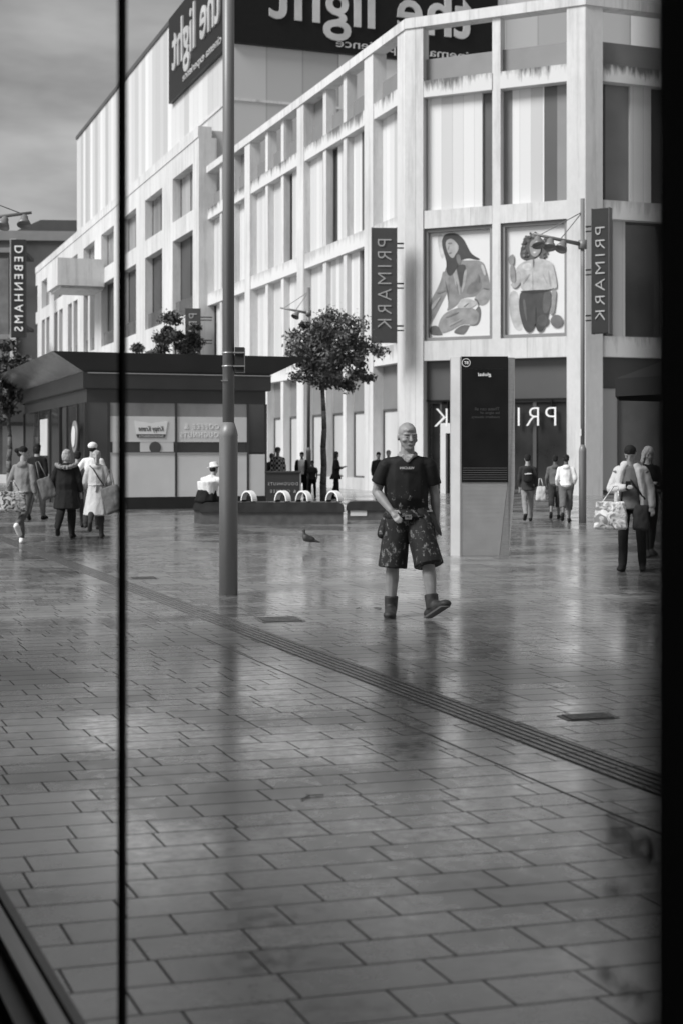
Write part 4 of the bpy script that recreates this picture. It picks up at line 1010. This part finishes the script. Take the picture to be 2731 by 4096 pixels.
    # ---- shoes
    for i in (0, 1):
        hip, kn, an, tp, hl = foot[i]; S = MB()
        up_ = (kn - an).normalized()
        S.hull(hl + V((0, 0, .0)), (.042, .045, .04), tp, (.05, .045, .032)); S.hull(an - up_ * .01, .05, hl, .043); S.hull(an, .047, tp, (.046, .042, .034))
        if shoes[1] == 'boot': S.tube(an - up_ * .03, an + up_ * .10, .058, .064, 20); S.hull(an - up_ * .01, .056, tp, (.052, .05, .036)); S.hull(hl, (.05, .05, .045), tp + td_[i] * .025, (.058, .055, .036))
        link('boot' if shoes[1] == 'boot' else 'shoe', remesh(S, 'shoe', min(voxel, .012), 2), shoes[0], t, Ms)
    # ---- hair
    hs, hm = hair
    if hs != 'none':
        Hm = MB()
        Hm.hull(hd((0, .012, .050)), (.087, .102, .084)); Hm.hull(hd((0, .05, .0)), (.08, .06, .07))
        if hs == 'long': Hm.hull(hd((0, .055, .0)), (.09, .05, .07), hd((0, .065, -.17)), (.085, .035, .05)); [Hm.hull(hd((sx * .07, .0, .02)), (.025, .05, .06), hd((sx * .085, -.01, -.15)), (.02, .03, .04)) for sx in (-1, 1)]
        if hs == 'bob': Hm.hull(hd((0, .05, .0)), (.095, .06, .08), hd((0, .05, -.08)), (.09, .05, .04))
        if hs == 'bun': Hm.hull(hd((0, .12, .05)), (.05, .045, .045)); 
        if hs == 'tail': Hm.hull(hd((0, .10, .03)), .03, hd((0, .14, -.14)), .028)
        link('hair', remesh(Hm, 'hair', min(voxel, .011), 1, fold=.008, fscale=26, seed=3), hm, t, Ms)
    if extra: extra(t, Ms, T, hd, sho, elb, wri, foot, hz)
    J.update(M=Ms, sho=sho, elb=elb, wri=wri, foot=foot, T=T, hd=hd, root=t)
    return J
def wpt(J, p): return J['M'] @ Vector(p)
HANG = ((-.05, .02, -.27), (.01, -.05, -.24)); HANGR = ((.05, .02, -.27), (-.01, -.05, -.24))

# --- the walking man
def walker_extra(t, M, T, hd, sho, elb, wri, foot, hz):
    V = Vector
    # thick neckerchief
    c = MB()
    for i in range(16):
        a0, a1 = 2 * math.pi * i / 16, 2 * math.pi * (i + 1) / 16
        f = lambda a: T((0, .0, 1.475)) + V((.078 * math.cos(a), .072 * math.sin(a), .018 * math.sin(a) - .005))
        c.hull(f(a0), .019, f(a1), .019)
    c.hull(T((-.04, -.075, 1.455)), .02, T((.0, -.095, 1.41)), .018); c.hull(T((.04, -.075, 1.455)), .02, T((0, -.095, 1.41)), .018)
    link('neckerchief', remesh(c, 'neckerchief', .008, 1, fold=.006, fscale=30), mat('patterned_scarf', .34, .8, var=.6, scale=60), t, M)
    # chest print
    V_, Fc = text_pts('VULCAN', offset=.01)
    for f in (0,):
        vv = [((.075 - a * .13) - .02, -.146 - c_ * .002, hz + .405 + b_ * .022) for a, b_, c_ in V_]
        me = bpy.data.meshes.new('chest_print'); me.from_pydata([tuple(x) for x in vv], [], Fc); link('chest_print', me, M_white, t, M)
    # belt, tool holster, pocket tabs
    bl = MB()
    for i in range(20):
        a0, a1 = 2 * math.pi * i / 20, 2 * math.pi * (i + 1) / 20
        f = lambda a: V((.215 * math.cos(a), .01 + .165 * math.sin(a), hz - .03)); bl.hull(f(a0), (.008, .008, .02), f(a1), (.008, .008, .02))
    bl.build('belt', M_blackm, t, M)
    MB().box(-.03, .03, -.172, -.158, hz - .05, hz - .008).build('buckle', M_alu, t, M)
    p = V((.195, -.08, hz - .01))
    MB().prism([p + V((-.02, 0, .03)), p + V((.035, 0, .02)), p + V((.115, 0, -.17)), p + V((.11, 0, -.20)), p + V((.07, 0, -.16))], (0, .02, 0)).build('tool_holster', M_kiosk, t, M)
    MB().prism([p + V((-.06, -.01, .035)), p + V((.03, -.01, .04)), p + V((.03, -.01, .028)), p + V((-.06, -.01, .02))], (0, .02, 0)).build('tool_handle', M_alu, t, M)
    q = V((-.185, .02, hz - .16)); bag = MB(); bag.hull(q + V((0, -.02, .12)), (.05, .05, .04), q + V((-.045, -.03, -.03)), (.055, .06, .05))
    link('nail_pouch', remesh(bag, 'nail_pouch', .012, 2, fold=.01, fscale=12), C_splash2, t, M)
    # socks
    for i in (0, 1):
        hip, kn, an, tp, hl = foot[i]
        MB().tube(an, an.lerp(kn, .24), .042, .048, 16).build('sock', C_black, t, M)
        s2 = MB(); d = (tp - hl).normalized(); n_ = V((1, 0, 0)).cross(d).normalized()
        if n_.z > 0: n_ = -n_
        s2.hull(hl + n_ * .033 - d * .012, (.046, .046, .012), tp + n_ * .026 + d * .02, (.052, .05, .011)); link('boot_sole', s2.mesh('sole'), mat('boot_sole_rubber', .10, .8, var=.3), t, M)
W = G(1628, 2466)
walker = person('bald man striding forward in a dark printed t-shirt, neckerchief and paint-splashed work shorts', W, 1.86, 0,
    ((.05, .07, -.10), (.36, .12, .20)),
    (((-.085, .05, -.25), (.13, -.15, -.17)), ((.055, .05, -.27), (.02, .03, -.24))),
    ('tee', C_splash, .90, .035, .34), ('shorts', C_splash2), (mat('worn_boot_leather', .045, .6, var=.7, scale=18), 'boot'), ('none', None),
    build=1.17, lean=.03, yaw=R(18), pitch=R(6), hs_=1.13, voxel=.0085, feet=(0, R(38)), toe=(None, (.62, -.62, .48)), fingers=True, extra=walker_extra)

# --- bags
def slab_bag(name, label, cat, top, w_, h, d, m, rz=0, strap=None, tiltx=0, group=None, parent_label=None):
    """soft bag hanging below 'top' (world point), strap rises to point strap"""
    top = Vector(top); t = thing(name, top - Vector((0, 0, h)), label, cat, group)
    M = Matrix.Translation(top) @ Matrix.Rotation(rz, 4, 'Z') @ Matrix.Rotation(tiltx, 4, 'Y')
    b = MB(); b.hulls(((-w_ * .42, 0, -.02), (.02, d * .15, .02)), ((w_ * .42, 0, -.02), (.02, d * .15, .02)), ((-w_ * .47, 0, -h + .04), (.03, d * .42, .04)), ((w_ * .47, 0, -h + .04), (.03, d * .42, .04)), ((0, 0, -h * .6), (w_ * .45, d * .5, .05)))
    link('bag_body', remesh(b, 'bag_body', .014, 2, fold=.018, fscale=11, seed=w_ * 9), m, t, M)
    if strap is not None:
        Mi = M.inverted(); sp = Mi @ Vector(strap); st = MB()
        for sx in (-1, 1):
            st.tube((sx * w_ * .28, 0, -.03), sp + Vector((sx * .025, 0, 0)), .010, .010, 6)
        st.tube(sp + Vector((-.03, 0, 0)), sp + Vector((.03, 0, 0)), .010, .010, 6)
        st.build('handles', m, t, M)
    return t

# --- the women at the left, walking away
def hood_extra(furm=None, z=1.43):
    def f(t, M, T, hd, sho, elb, wri, foot, hz):
        c = MB()
        for i in range(18):
            a0, a1 = 2 * math.pi * i / 18, 2 * math.pi * (i + 1) / 18
            g = lambda a: T((0, .035, z)) + Vector((.19 * math.cos(a), .13 * math.sin(a), .03 * math.cos(2 * a) - .01)); c.hull(g(a0), .042, g(a1), .042)
        link('fur_collar', remesh(c, 'fur_collar', .014, 1, fold=.03, fscale=26), furm, t, M)
    return f
p = G(95, 2176)
A = person('woman in grey hoodie and leggings walking away with a patterned bag and tote', p, 1.70, R(180 - 8),
    ((-.42, .75, 0), (.22, .05, 0)), (((-.06, .04, -.26), (-.02, -.03, -.23)), ((.10, .03, -.25), (.03, -.06, -.23))),
    ('hoodie', C_grey, .93, .0, .95), ('slim', C_mid), (C_white, 'shoe'), ('bun', H_dark), skin=M_skin2 if False else M_skin, build=.98, yaw=R(-62), voxel=.014, feet=(R(-50), 0), female=True)
slab_bag('handbag', 'large printed holdall hanging at the far left', 'bag', P(52, 1965, 24.4), .46, .36, .2, B_pattern, R(10), strap=P(50, 1925, 24.4))
slab_bag('tote_bag', 'grey canvas tote hung on the hoodie woman shoulder', 'bag', P(172, 1912, 24.5), .24, .38, .12, C_mid, R(10), strap=P(150, 1848, 24.55), tiltx=R(-22))
p = G(268, 2153)
person('person in long black parka with fur-trimmed hood walking away', p, 1.64, R(180),
    ((.12, .05, 0), (-.30, .55, 0)), (((-.09, .02, -.26), (.0, -.08, -.22)), ((.10, .02, -.26), (.0, -.10, -.20))),
    ('coat', C_black, .58, .05, .97), ('trousers', C_black), (C_black, 'shoe'), ('bob', H_blond), build=1.2, voxel=.014, feet=(0, R(-45)), female=True, extra=hood_extra(H_grey))
def belt_extra(t, M, T, hd, sho, elb, wri, foot, hz):
    b = MB()
    for i in range(18):
        a0, a1 = 2 * math.pi * i / 18, 2 * math.pi * (i + 1) / 18
        g = lambda a: T((.172 * math.cos(a), .145 * math.sin(a), 1.06)); b.hull(g(a0), (.008, .008, .02), g(a1), (.008, .008, .02))
    b.hull(T((0, .16, 1.06)), .022, T((.06, .17, 1.05)), .02); b.hull(T((0, .16, 1.06)), .016, T((.01, .17, .94)), .018)
    b.build('belt', C_light, t, M)
    st = MB()
    pts = [sho[1] + Vector((-.02, .04, .07)), T((.06, .13, 1.38)), T((-.05, .145, 1.2)), T((-.17, .1, 1.02))]
    for a, c in zip(pts[:-1], pts[1:]): st.hull(a, .011, c, .011)
    st.build('bag_strap', C_dark, t, M)
p = G(388, 2153)
person('woman in pale belted trench coat walking away, hair tied back', p, 1.62, R(180 + 6),
    ((.10, .05, 0), (-.35, .8, 0)), (((-.10, .0, -.25), (.02, -.15, -.18)), ((.08, .0, -.26), (.0, -.18, -.14))),
    ('coat', C_light, .46, .09, .95), ('slim', C_dark), (C_dark, 'shoe'), ('tail', H_blond), build=1.02, voxel=.014, feet=(0, R(-55)), female=True, extra=belt_extra)
slab_bag('tote_bag', 'slouchy grey shopping bag at the trench coat hip', 'bag', P(436, 1945, 26.3), .36, .5, .2, C_mid, R(0), strap=P(440, 1880, 26.5), tiltx=R(-18))
def cap_extra(m, brim=0):
    def f(t, M, T, hd, sho, elb, wri, foot, hz):
        c = MB(); c.hull(hd((0, .015, .058)), (.101, .116, .082))
        if brim: 
            c.bm.free(); c = MB()
            c.lathe(hd((0, .01, .055)), [(.155, 0), (.165, .012), (.10, .018), (.092, .10), (.075, .125), (.02, .115)], 24, Matrix.Rotation(R(8), 3, 'Y'))
            c.build('sun_hat', m, t, M)
            MB().lathe(hd((0, .01, .055)), [(.099, .022), (.097, .042)], 24, Matrix.Rotation(R(8), 3, 'Y')).build('hat_band', C_dark, t, M)
            return
        link('cap', remesh(c, 'cap', .012, 1), m, t, M)
    return f
p = G(372, 2118)
person('tall person in white cap and white shirt half hidden behind the trench coat', p, 1.79, R(180),
    ((.15, .05, 0), (-.2, .3, 0)), (((-.08, .0, -.26), (0, -.1, -.22)), ((.16, .0, -.22), (.04, -.2, -.12))),
    ('shirt', C_white, .9, .0, .6), ('trousers', C_dark), (C_dark, 'shoe'), ('short', H_dark), voxel=.018, extra=cap_extra(C_white))
p = G(150, 2079)
person('dark-haired person in black jacket walking beyond the hoodie woman', p, 1.80, R(170),
    ((.2, .05, 0), (-.2, .4, 0)), (HANG, HANGR), ('jacket', C_black, .82, .02, .95), ('trousers', C_mid), (C_black, 'shoe'), ('bob', H_dark), voxel=.018, feet=(0, R(-30)), build=1.05)
p = G(312, 2110)
person('dark figure glimpsed between the parka and the white cap', p, 1.62, R(180),
    ((.2, .05, 0), (-.2, .4, 0)), (HANG, HANGR), ('jacket', C_mid, .82, .02, .95), ('trousers', C_dark), (C_black, 'shoe'), ('short', H_dark), voxel=.02)

# --- seated man with white hat
p = Vector(((828 - HX) / F * 31.9, 31.95, 0))
person('seated man in white sun hat and pale hooded top, hunched with his back turned', p, 1.75, R(155),
    ((1.35, 1.5, 0), (1.45, 1.6, 0)), (((-.08, -.12, -.22), (.10, -.2, .02)), ((.08, -.12, -.22), (-.10, -.2, .02))),
    ('hoodie', C_white, .95, .02, .95), ('trousers', C_dark), (C_dark, 'shoe'), ('short', H_dark), build=1.22, hs_=1.1, lean=.42, pitch=.35, voxel=.015, seat=.50, extra=cap_extra(C_white, 1))
# lower back is covered by a dark jacket tied round the waist
jk = MB(); q = p + Vector((0, .0, .62)); jk.hull(q + Vector((0, 0, .12)), (.22, .17, .06), q + Vector((-.02, 0, -.10)), (.27, .22, .08))
tag(link('tied_jacket', remesh(jk, 'tied_jacket', .016, 2, fold=.02, fscale=9), C_black), 'black jacket tied round the seated man waist', 'jacket')

# --- people by the kiosk and tree
p = G(1112, 2012)
person('man in checked shirt and flat cap standing behind the menu board', p, 1.74, R(10), ((0, 0, 0), (.1, .1, 0)), (HANG, HANGR),
    ('shirt', C_check, .85, .02, .9), ('trousers', C_dark), (C_black, 'shoe'), ('short', H_dark), voxel=.02, extra=cap_extra(C_mid))
p = G(1088, 2010)
person('shorter companion at the left of the checked shirt man', p, 1.55, R(30), ((0, 0, 0), (.1, .1, 0)), (HANG, HANGR),
    ('shirt', C_mid, .85, .02, .9), ('trousers', C_dark), (C_black, 'shoe'), ('short', H_grey), voxel=.022)
def openj(m):
    def f(t, M, T, hd, sho, elb, wri, foot, hz):
        for i in (0, 1):
            c = MB(); sx = (-1, 1)[i]; c.hull(sho[i], .088, elb[i], .075); c.hull(elb[i], .07, wri[i], .06)
            c.hull(sho[i] + Vector((0, -.02, 0)), (.06, .11, .06), Vector((sx * .15, -.01, hz - .02)), (.05, .15, .06)); link('open_jacket', remesh(c, 'open_jacket', .02, 1, fold=.015), m, t, M)
    return f
p = G(1208, 1992)
person('man in white shirt with open dark jacket beside the tree', p, 1.60, R(-10), ((.1, .05, 0), (-.1, .1, 0)), (HANG, HANGR),
    ('shirt', C_white, .9, .02, .9), ('trousers', C_black), (C_black, 'shoe'), ('short', H_dark), voxel=.022, extra=openj(C_black), build=1.05)
p = G(1250, 1994)
person('boy in dark t-shirt and dark trousers next to the white shirt man', p, 1.31, R(-15), ((.2, .05, 0), (-.15, .1, 0)), (HANG, HANGR),
    ('tee', C_dark, .88, .03, .35), ('trousers', C_black), (C_black, 'shoe'), ('short', H_dark), skin=M_skin2, voxel=.022)
p = G(1344, 1998)
person('dark-clothed woman in profile right of the tree trunk, hands at her chest', p, 1.62, R(75), ((.15, .05, 0), (-.12, .1, 0)), (((-.05, -.05, -.25), (.08, -.2, .05)), ((.05, -.05, -.25), (-.08, -.2, .05))),
    ('jacket', C_black, .75, .05, .92), ('trousers', C_black), (C_black, 'shoe'), ('long', H_dark), voxel=.02, female=True, build=1.1)
p = G(1552, 2005)
person('grey-haired passer-by in dark jacket mostly hidden behind the bald man', p, 1.66, R(0), ((.15, .05, 0), (-.12, .1, 0)), (HANG, HANGR),
    ('jacket', C_dark, .78, .03, .92), ('trousers', C_dark), (C_black, 'shoe'), ('short', H_grey), voxel=.022)
p = G(1512, 2003)
person('second passer-by at the bald man shoulder, in a black coat', p, 1.6, R(10), ((.15, .05, 0), (-.12, .1, 0)), (HANG, HANGR),
    ('coat', C_black, .7, .03, .92), ('trousers', C_dark), (C_black, 'shoe'), ('short', H_dark), voxel=.022)

# --- right group
def backpack(t, M, T, hd, sho, elb, wri, foot, hz):
    c = MB(); c.hull(T((0, .19, 1.35)), (.12, .06, .06), T((0, .21, 1.08)), (.14, .08, .08)); link('backpack', remesh(c, 'backpack', .02, 2, fold=.01), C_black, t, M)
    MB().hull(T((-.02, .27, 1.25)), (.07, .012, .015), T((.06, .27, 1.24)), (.05, .012, .012)).build('backpack_stripe', C_white, t, M)
p = G(2108, 2086)
person('walker in dark jacket and pale trousers with a small backpack, seen from behind', p, 1.56, R(178), ((.25, .05, 0), (-.3, .5, 0)), (HANG, HANGR),
    ('jacket', C_dark, .82, .02, .92), ('trousers', C_grey), (C_black, 'shoe'), ('short', H_dark), voxel=.02, feet=(0, R(-40)), extra=backpack)
slab_bag('carrier_bag', 'crumpled white carrier bag held beside the backpack walker', 'bag', P(2162, 1945, 32.8), .2, .34, .12, C_light, 0, strap=P(2158, 1915, 32.8))
p = G(2262, 2090)
person('youth in white hooded top and baggy grey shorts walking away', p, 1.54, R(168), ((.15, .05, .03), (-.25, .6, -.05)), (((-.07, .02, -.24), (.05, -.12, -.17)), ((.06, .02, -.25), (.0, -.12, -.2))),
    ('hoodie', C_white, .97, .0, .95), ('baggy', C_mid), (C_black, 'shoe'), ('short', H_dark), skin=M_skin2, voxel=.018, feet=(0, R(-45)))
p = G(2218, 2075)  # double image of the white hooded youth, made as a solid figure
person('grey double of the white hooded youth, a glass reflection built as a figure', p, 1.52, R(168), ((.1, .05, .0), (-.2, .4, 0)), (((-.07, .02, -.24), (.05, -.12, -.17)), ((.06, .02, -.25), (.0, -.12, -.2))),
    ('hoodie', C_mid, .97, .0, .95), ('baggy', C_dark), (C_black, 'shoe'), ('short', H_dark), skin=M_skin2, voxel=.02, feet=(0, R(-30)))
def openhood(t, M, T, hd, sho, elb, wri, foot, hz):
    V = Vector
    for i in (0, 1):
        sx = (-1, 1)[i]; c = MB(); c.hull(sho[i], .078, elb[i], .07); c.hull(elb[i], .068, wri[i], .048)
        c.hull(T((sx * .12, -.02, 1.38)), (.07, .12, .08), T((sx * .17, .0, 1.1)), (.06, .15, .06)); c.hull(T((sx * .17, .0, 1.1)), (.06, .15, .06), V((sx * .185, .0, hz - .08)), (.05, .15, .03))
        c.hull(T((sx * .08, -.05, 1.46)), (.05, .05, .03), T((sx * .13, -.10, 1.34)), (.05, .03, .06))
        link('open_jacket', remesh(c, 'open_jacket', .013, 2, fold=.014, fscale=9), C_light, t, M)
    c = MB(); c.hull(T((-.1, .08, 1.45)), .06, T((.1, .08, 1.45)), .06); link('hood', remesh(c, 'hood', .014, 1, fold=.01), C_light, t, M)
    st = MB(); st.hull(sho[0] + V((.06, -.06, .05)), .014, T((.05, -.14, 1.2)), .014); st.hull(T((.05, -.14, 1.2)), .014, T((.2, -.13, 1.0)), .014); st.build('bag_strap', C_black, t, M)
    MB().box(-.035, .035, -.01, .01, -.06, .06).build('phone', M_black, t, M @ Matrix.Translation(wri[0] + V((.06, -.05, .03))))
p = G(2522, 2283)
D = person('man with bowed head in open pale hooded jacket, looking at a phone', p, 1.70, R(-18), ((.12, .05, -.03), (-.05, .05, .1)),
    (((-.10, -.02, -.25), (.20, -.16, .02)), ((.10, .02, -.26), (.03, -.08, -.22))),
    ('tee', C_mid, .85, .02, .08), ('trousers', C_black), (C_black, 'shoe'), ('short', H_dark), lean=.06, pitch=.62, yaw=R(-6), voxel=.013, extra=openhood, fingers=True)
slab_bag('tote_bag', 'big printed shopper on the arm of the bowed man', 'bag', P(2440, 2005, 18.9), .42, .38, .22, B_tote, R(-12), strap=P(2460, 1945, 19.0))
slab_bag('shoulder_bag', 'dark soft shoulder bag at the bowed man hip', 'bag', P(2562, 2020, 18.9), .18, .34, .1, C_dark, R(-10), strap=None)
def phone2(t, M, T, hd, sho, elb, wri, foot, hz):
    MB().box(-.07, .07, -.01, .01, -.035, .035).build('phone', M_black, t, M @ Matrix.Translation((wri[0] + wri[1]) / 2 + Vector((0, -.09, .02))))
p = G(2588, 2226)
person('blonde woman in black reading her phone at the dark right edge', p, 1.70, R(12), ((.25, .05, -.03), (-.1, .15, .05)),
    (((-.06, -.03, -.26), (.12, -.17, .03)), ((.06, -.03, -.26), (-.12, -.17, .03))),
    ('jacket', C_black, .86, .02, .95), ('slim', C_black), (C_dark, 'shoe'), ('long', H_blond), pitch=.4, voxel=.014, female=True, extra=phone2)

# ------------------------------------------------------------ pigeon
g = G(1236, 2192); s = 1.0
pg = thing('pigeon', g, 'dark pigeon standing alone on the wet paving', 'pigeon')
Mg = Matrix.Translation(g) @ Matrix.Rotation(0.0, 4, "Z") @ Matrix.Scale(1.15, 4)
c = MB(); c.hull((-.045, 0, .15), (.05, .05, .058), (.03, 0, .125), (.06, .045, .045)); c.hull((.05, 0, .11), (.04, .035, .025), (.145, 0, .085), (.03, .022, .008))
c.hull((-.065, 0, .165), .034, (-.072, 0, .235), .019); c.hull((-.074, 0, .252), .022); c.hull((-.09, 0, .250), .008, (-.112, 0, .242), .004)
link('body', remesh(c, 'pigeon', .006, 2), mat('pigeon_feathers', .03, .6, var=.5, scale=18), pg, Mg)
for k, y in enumerate((-.018, .018)):
    MB().tube((.0, y, .09), (.005 + .02 * k, y, .012), .006, .004, 6).tube((.005 + .02 * k, y, .008), (-.03 + .02 * k, y, .005), .004, .003, 5).tube((.005 + .02 * k, y, .008), (.03 + .02 * k, y, .005), .004, .003, 5).build('leg', M_spand, pg, Mg)

# ------------------------------------------------------------ small things on the paving
M_cov = mat('worn_cover_iron', .10, .35, var=.4, scale=20, spec=.7)
def cover(px, py, w_, d, label, slots):
    q = G(px, py); Mx = Matrix.Translation(q) @ Matrix.Rotation(R(15), 4, 'Z')
    t = thing('drain_cover', q, label, 'drain cover')
    MB().box(-w_ / 2, w_ / 2, -d / 2, d / 2, -.01, .004).build('plate', M_cov, t, Mx)
    m = MB()
    for k in range(slots): y = -d / 2 + d * (k + .5) / slots; m.box(-w_ / 2 + .03, w_ / 2 - .03, y - d / slots * .22, y + d / slots * .22, .004, .009)
    m.build('grating', strip_m, t, Mx)
cover(1118, 2478, .42, .42, 'small dark drain cover below the thick lamp post', 4)
cover(2350, 2868, .34, .16, 'slotted drain grating at the lower right beside the ribbed strip', 6)
cover(575, 2312, .36, .3, 'dull drain cover on the paving left of the thick lamp post', 4)
rr = random.Random(4)
for px, py, lb in ((1434, 2440, 'curled dry leaf on the paving left of the man boots'), (1510, 2441, 'flat dry leaf between the curled leaf and the man boot'), (1655, 2282, 'thin twig on the paving between the man legs'), (1240, 3190, 'bent twig on the lower middle paving')):
    q = G(px, py); m = MB(); r = .03
    if 'twig' in lb:
        k_ = 3.2 if py > 3000 else 1
        a = q + Vector((-.012 * k_, -.015 * k_, .004)); b_ = q + Vector((.0, .005 * k_, .006)); c_ = q + Vector((.02 * k_, .012 * k_, .004)); m.tube(a, b_, .003, .0025, 5); m.tube(b_, c_, .0025, .002, 5)
        if k_ > 1: m.tube(b_, q + Vector((-.02, .05, .004)), .002, .0015, 5)
        tag(m.build('twig', M_bark), lb, 'twig')
    else:
        pts = [q + Vector((r * 1.4 * math.cos(a) * rr.uniform(.5, 1.1), r * math.sin(a) * rr.uniform(.5, 1.2), .006 + rr.uniform(0, .025))) for a in [i * .7854 for i in range(8)]]
        m.prism(pts, (0, 0, .002)); tag(m.build('fallen_leaf', M_bark), lb, 'leaf')

# ------------------------------------------------------------ black parasol at the right edge
q = Vector((3.62, 12.4, 0))
pa = thing('parasol', q, 'black cafe parasol poking in at the dark right edge', 'parasol')
cn = MB()
for i in range(8):
    a0, a1 = R(45 * i + 10), R(45 * i + 55); pz = [(1.3, 2.22), (.75, 2.42), (.0, 2.62)]
    for (r0, z0_), (r1, z1_) in zip(pz[:-1], pz[1:]):
        pts = [q + Vector((r0 * math.cos(a0), r0 * math.sin(a0), z0_)), q + Vector((r0 * math.cos(a1), r0 * math.sin(a1), z0_)), q + Vector((r1 * math.cos(a1), r1 * math.sin(a1), z1_))]
        if r1 > 0: pts.append(q + Vector((r1 * math.cos(a0), r1 * math.sin(a0), z1_)))
        cn.prism(pts, (0, 0, .012))
    cn.prism([q + Vector((1.3 * math.cos(a0), 1.3 * math.sin(a0), 2.22)), q + Vector((1.3 * math.cos(a1), 1.3 * math.sin(a1), 2.22)), q + Vector((1.3 * math.cos(a1), 1.3 * math.sin(a1), 2.08)), q + Vector((1.3 * math.cos(a0), 1.3 * math.sin(a0), 2.08))], (.006, .006, 0))
cn.build('canopy', M_blackm, pa)
MB().tube(q, q + Vector((0, 0, 2.65)), .025, .025, 12).build('pole', M_pole, pa)
MB().lathe(q, [(.28, 0), (.28, .06), (.06, .1)], 20).build('base', M_bench, pa)

# ------------------------------------------------------------ the shop front right by the camera
GX = lambda Y: -.667 - .4245 * (Y - 3.73)
FG = frame((GX(0), 0), 113)            # x runs along the glazing away from the camera, y points into the shop (camera side)
shop = thing('shop', FG @ Vector((3, .3, 0)), 'dark shop front right beside the camera with aluminium sill and slim glazing bars', 'shop front')
M_sill = mat('sill_aluminium', .16, .4, metal=.5, var=.1, scale=8)
MB().box(-3, 12, .0, .028, 0, .10).build('sill_rail', M_sill, shop, FG)
MB().box(-3, 12, .028, .05, 0, .045).build('sill_gap', M_black, shop, FG)
MB().box(-3, 12, .05, .10, 0, .115).build('sill_rail', M_alu, shop, FG)
MB().box(-3, 12, .10, .16, 0, .07).build('sill_step', M_sill, shop, FG)
def useam(px):    # along-glass distance where a pixel column crosses the glazing
    return onplane(px, 1810, FG, 0)[0]
us = useam(490)
MB().box(us - .026, us + .026, -.005, .005, .10, 3.8).build('glazing_seal', M_blackm, shop, FG)
um = useam(2630); um2 = useam(2725)
MB().box(min(um, um2), max(um, um2), -.004, .004, .1, 3.8).build('mullion', M_blackm, shop, FG)
MB().box(min(um, um2) - 1.2, min(um, um2) - .002, -.004, .004, .1, 3.8).build('side_panel', M_alu, shop, FG)
MB().box(.1030, .30, .480, .486, .0, 3.8).build('soft_dark_edge_strip', M_blackm, shop)  # black strip added close to the lens, darkens the right edge softly
MB().box(-3, 12, -.1, .3, 3.8, 6.0).build('fascia', M_kiosk, shop, FG)  # unseen upper wall, added and sized to shade the near paving
MB().box(-3, 12, .3, 7, 3.8, 4.0).build('ceiling', M_blackm, shop, FG)
MB().box(-3, 12, 6.9, 7, 0, 3.8).build('back_wall', M_blackm, shop, FG)
MB().box(-3.1, -3, -.1, 7, 0, 3.8).build('side_wall', M_blackm, shop, FG)
MB().box(11.9, 12, .17, 7, 0, 3.8).build('side_wall', M_blackm, shop, FG)
tag(MB().box(-3, 12, .16, 6.9, -.01, .02).build('shop_floor', M_blackm, None, FG), kind='structure')
def glass_text(tx, px0, px1, py0, py1):
    a, z1_ = onplane(px0, py0, FG, .003); b_, z0_ = onplane(px1, py1, FG, .003)
    lettering('window_lettering', tx, FG, a, b_, z0_, z1_, .002, .001, M_vinyl, shop, offset=.01)
M_vinyl = mat('grey_vinyl_letters', .20, .6, var=0)
glass_text('Ho', 2440, 2590, 3240, 3470); glass_text('P', 2430, 2500, 3530, 3620); glass_text('Kyr', 2400, 2580, 3850, 4060)
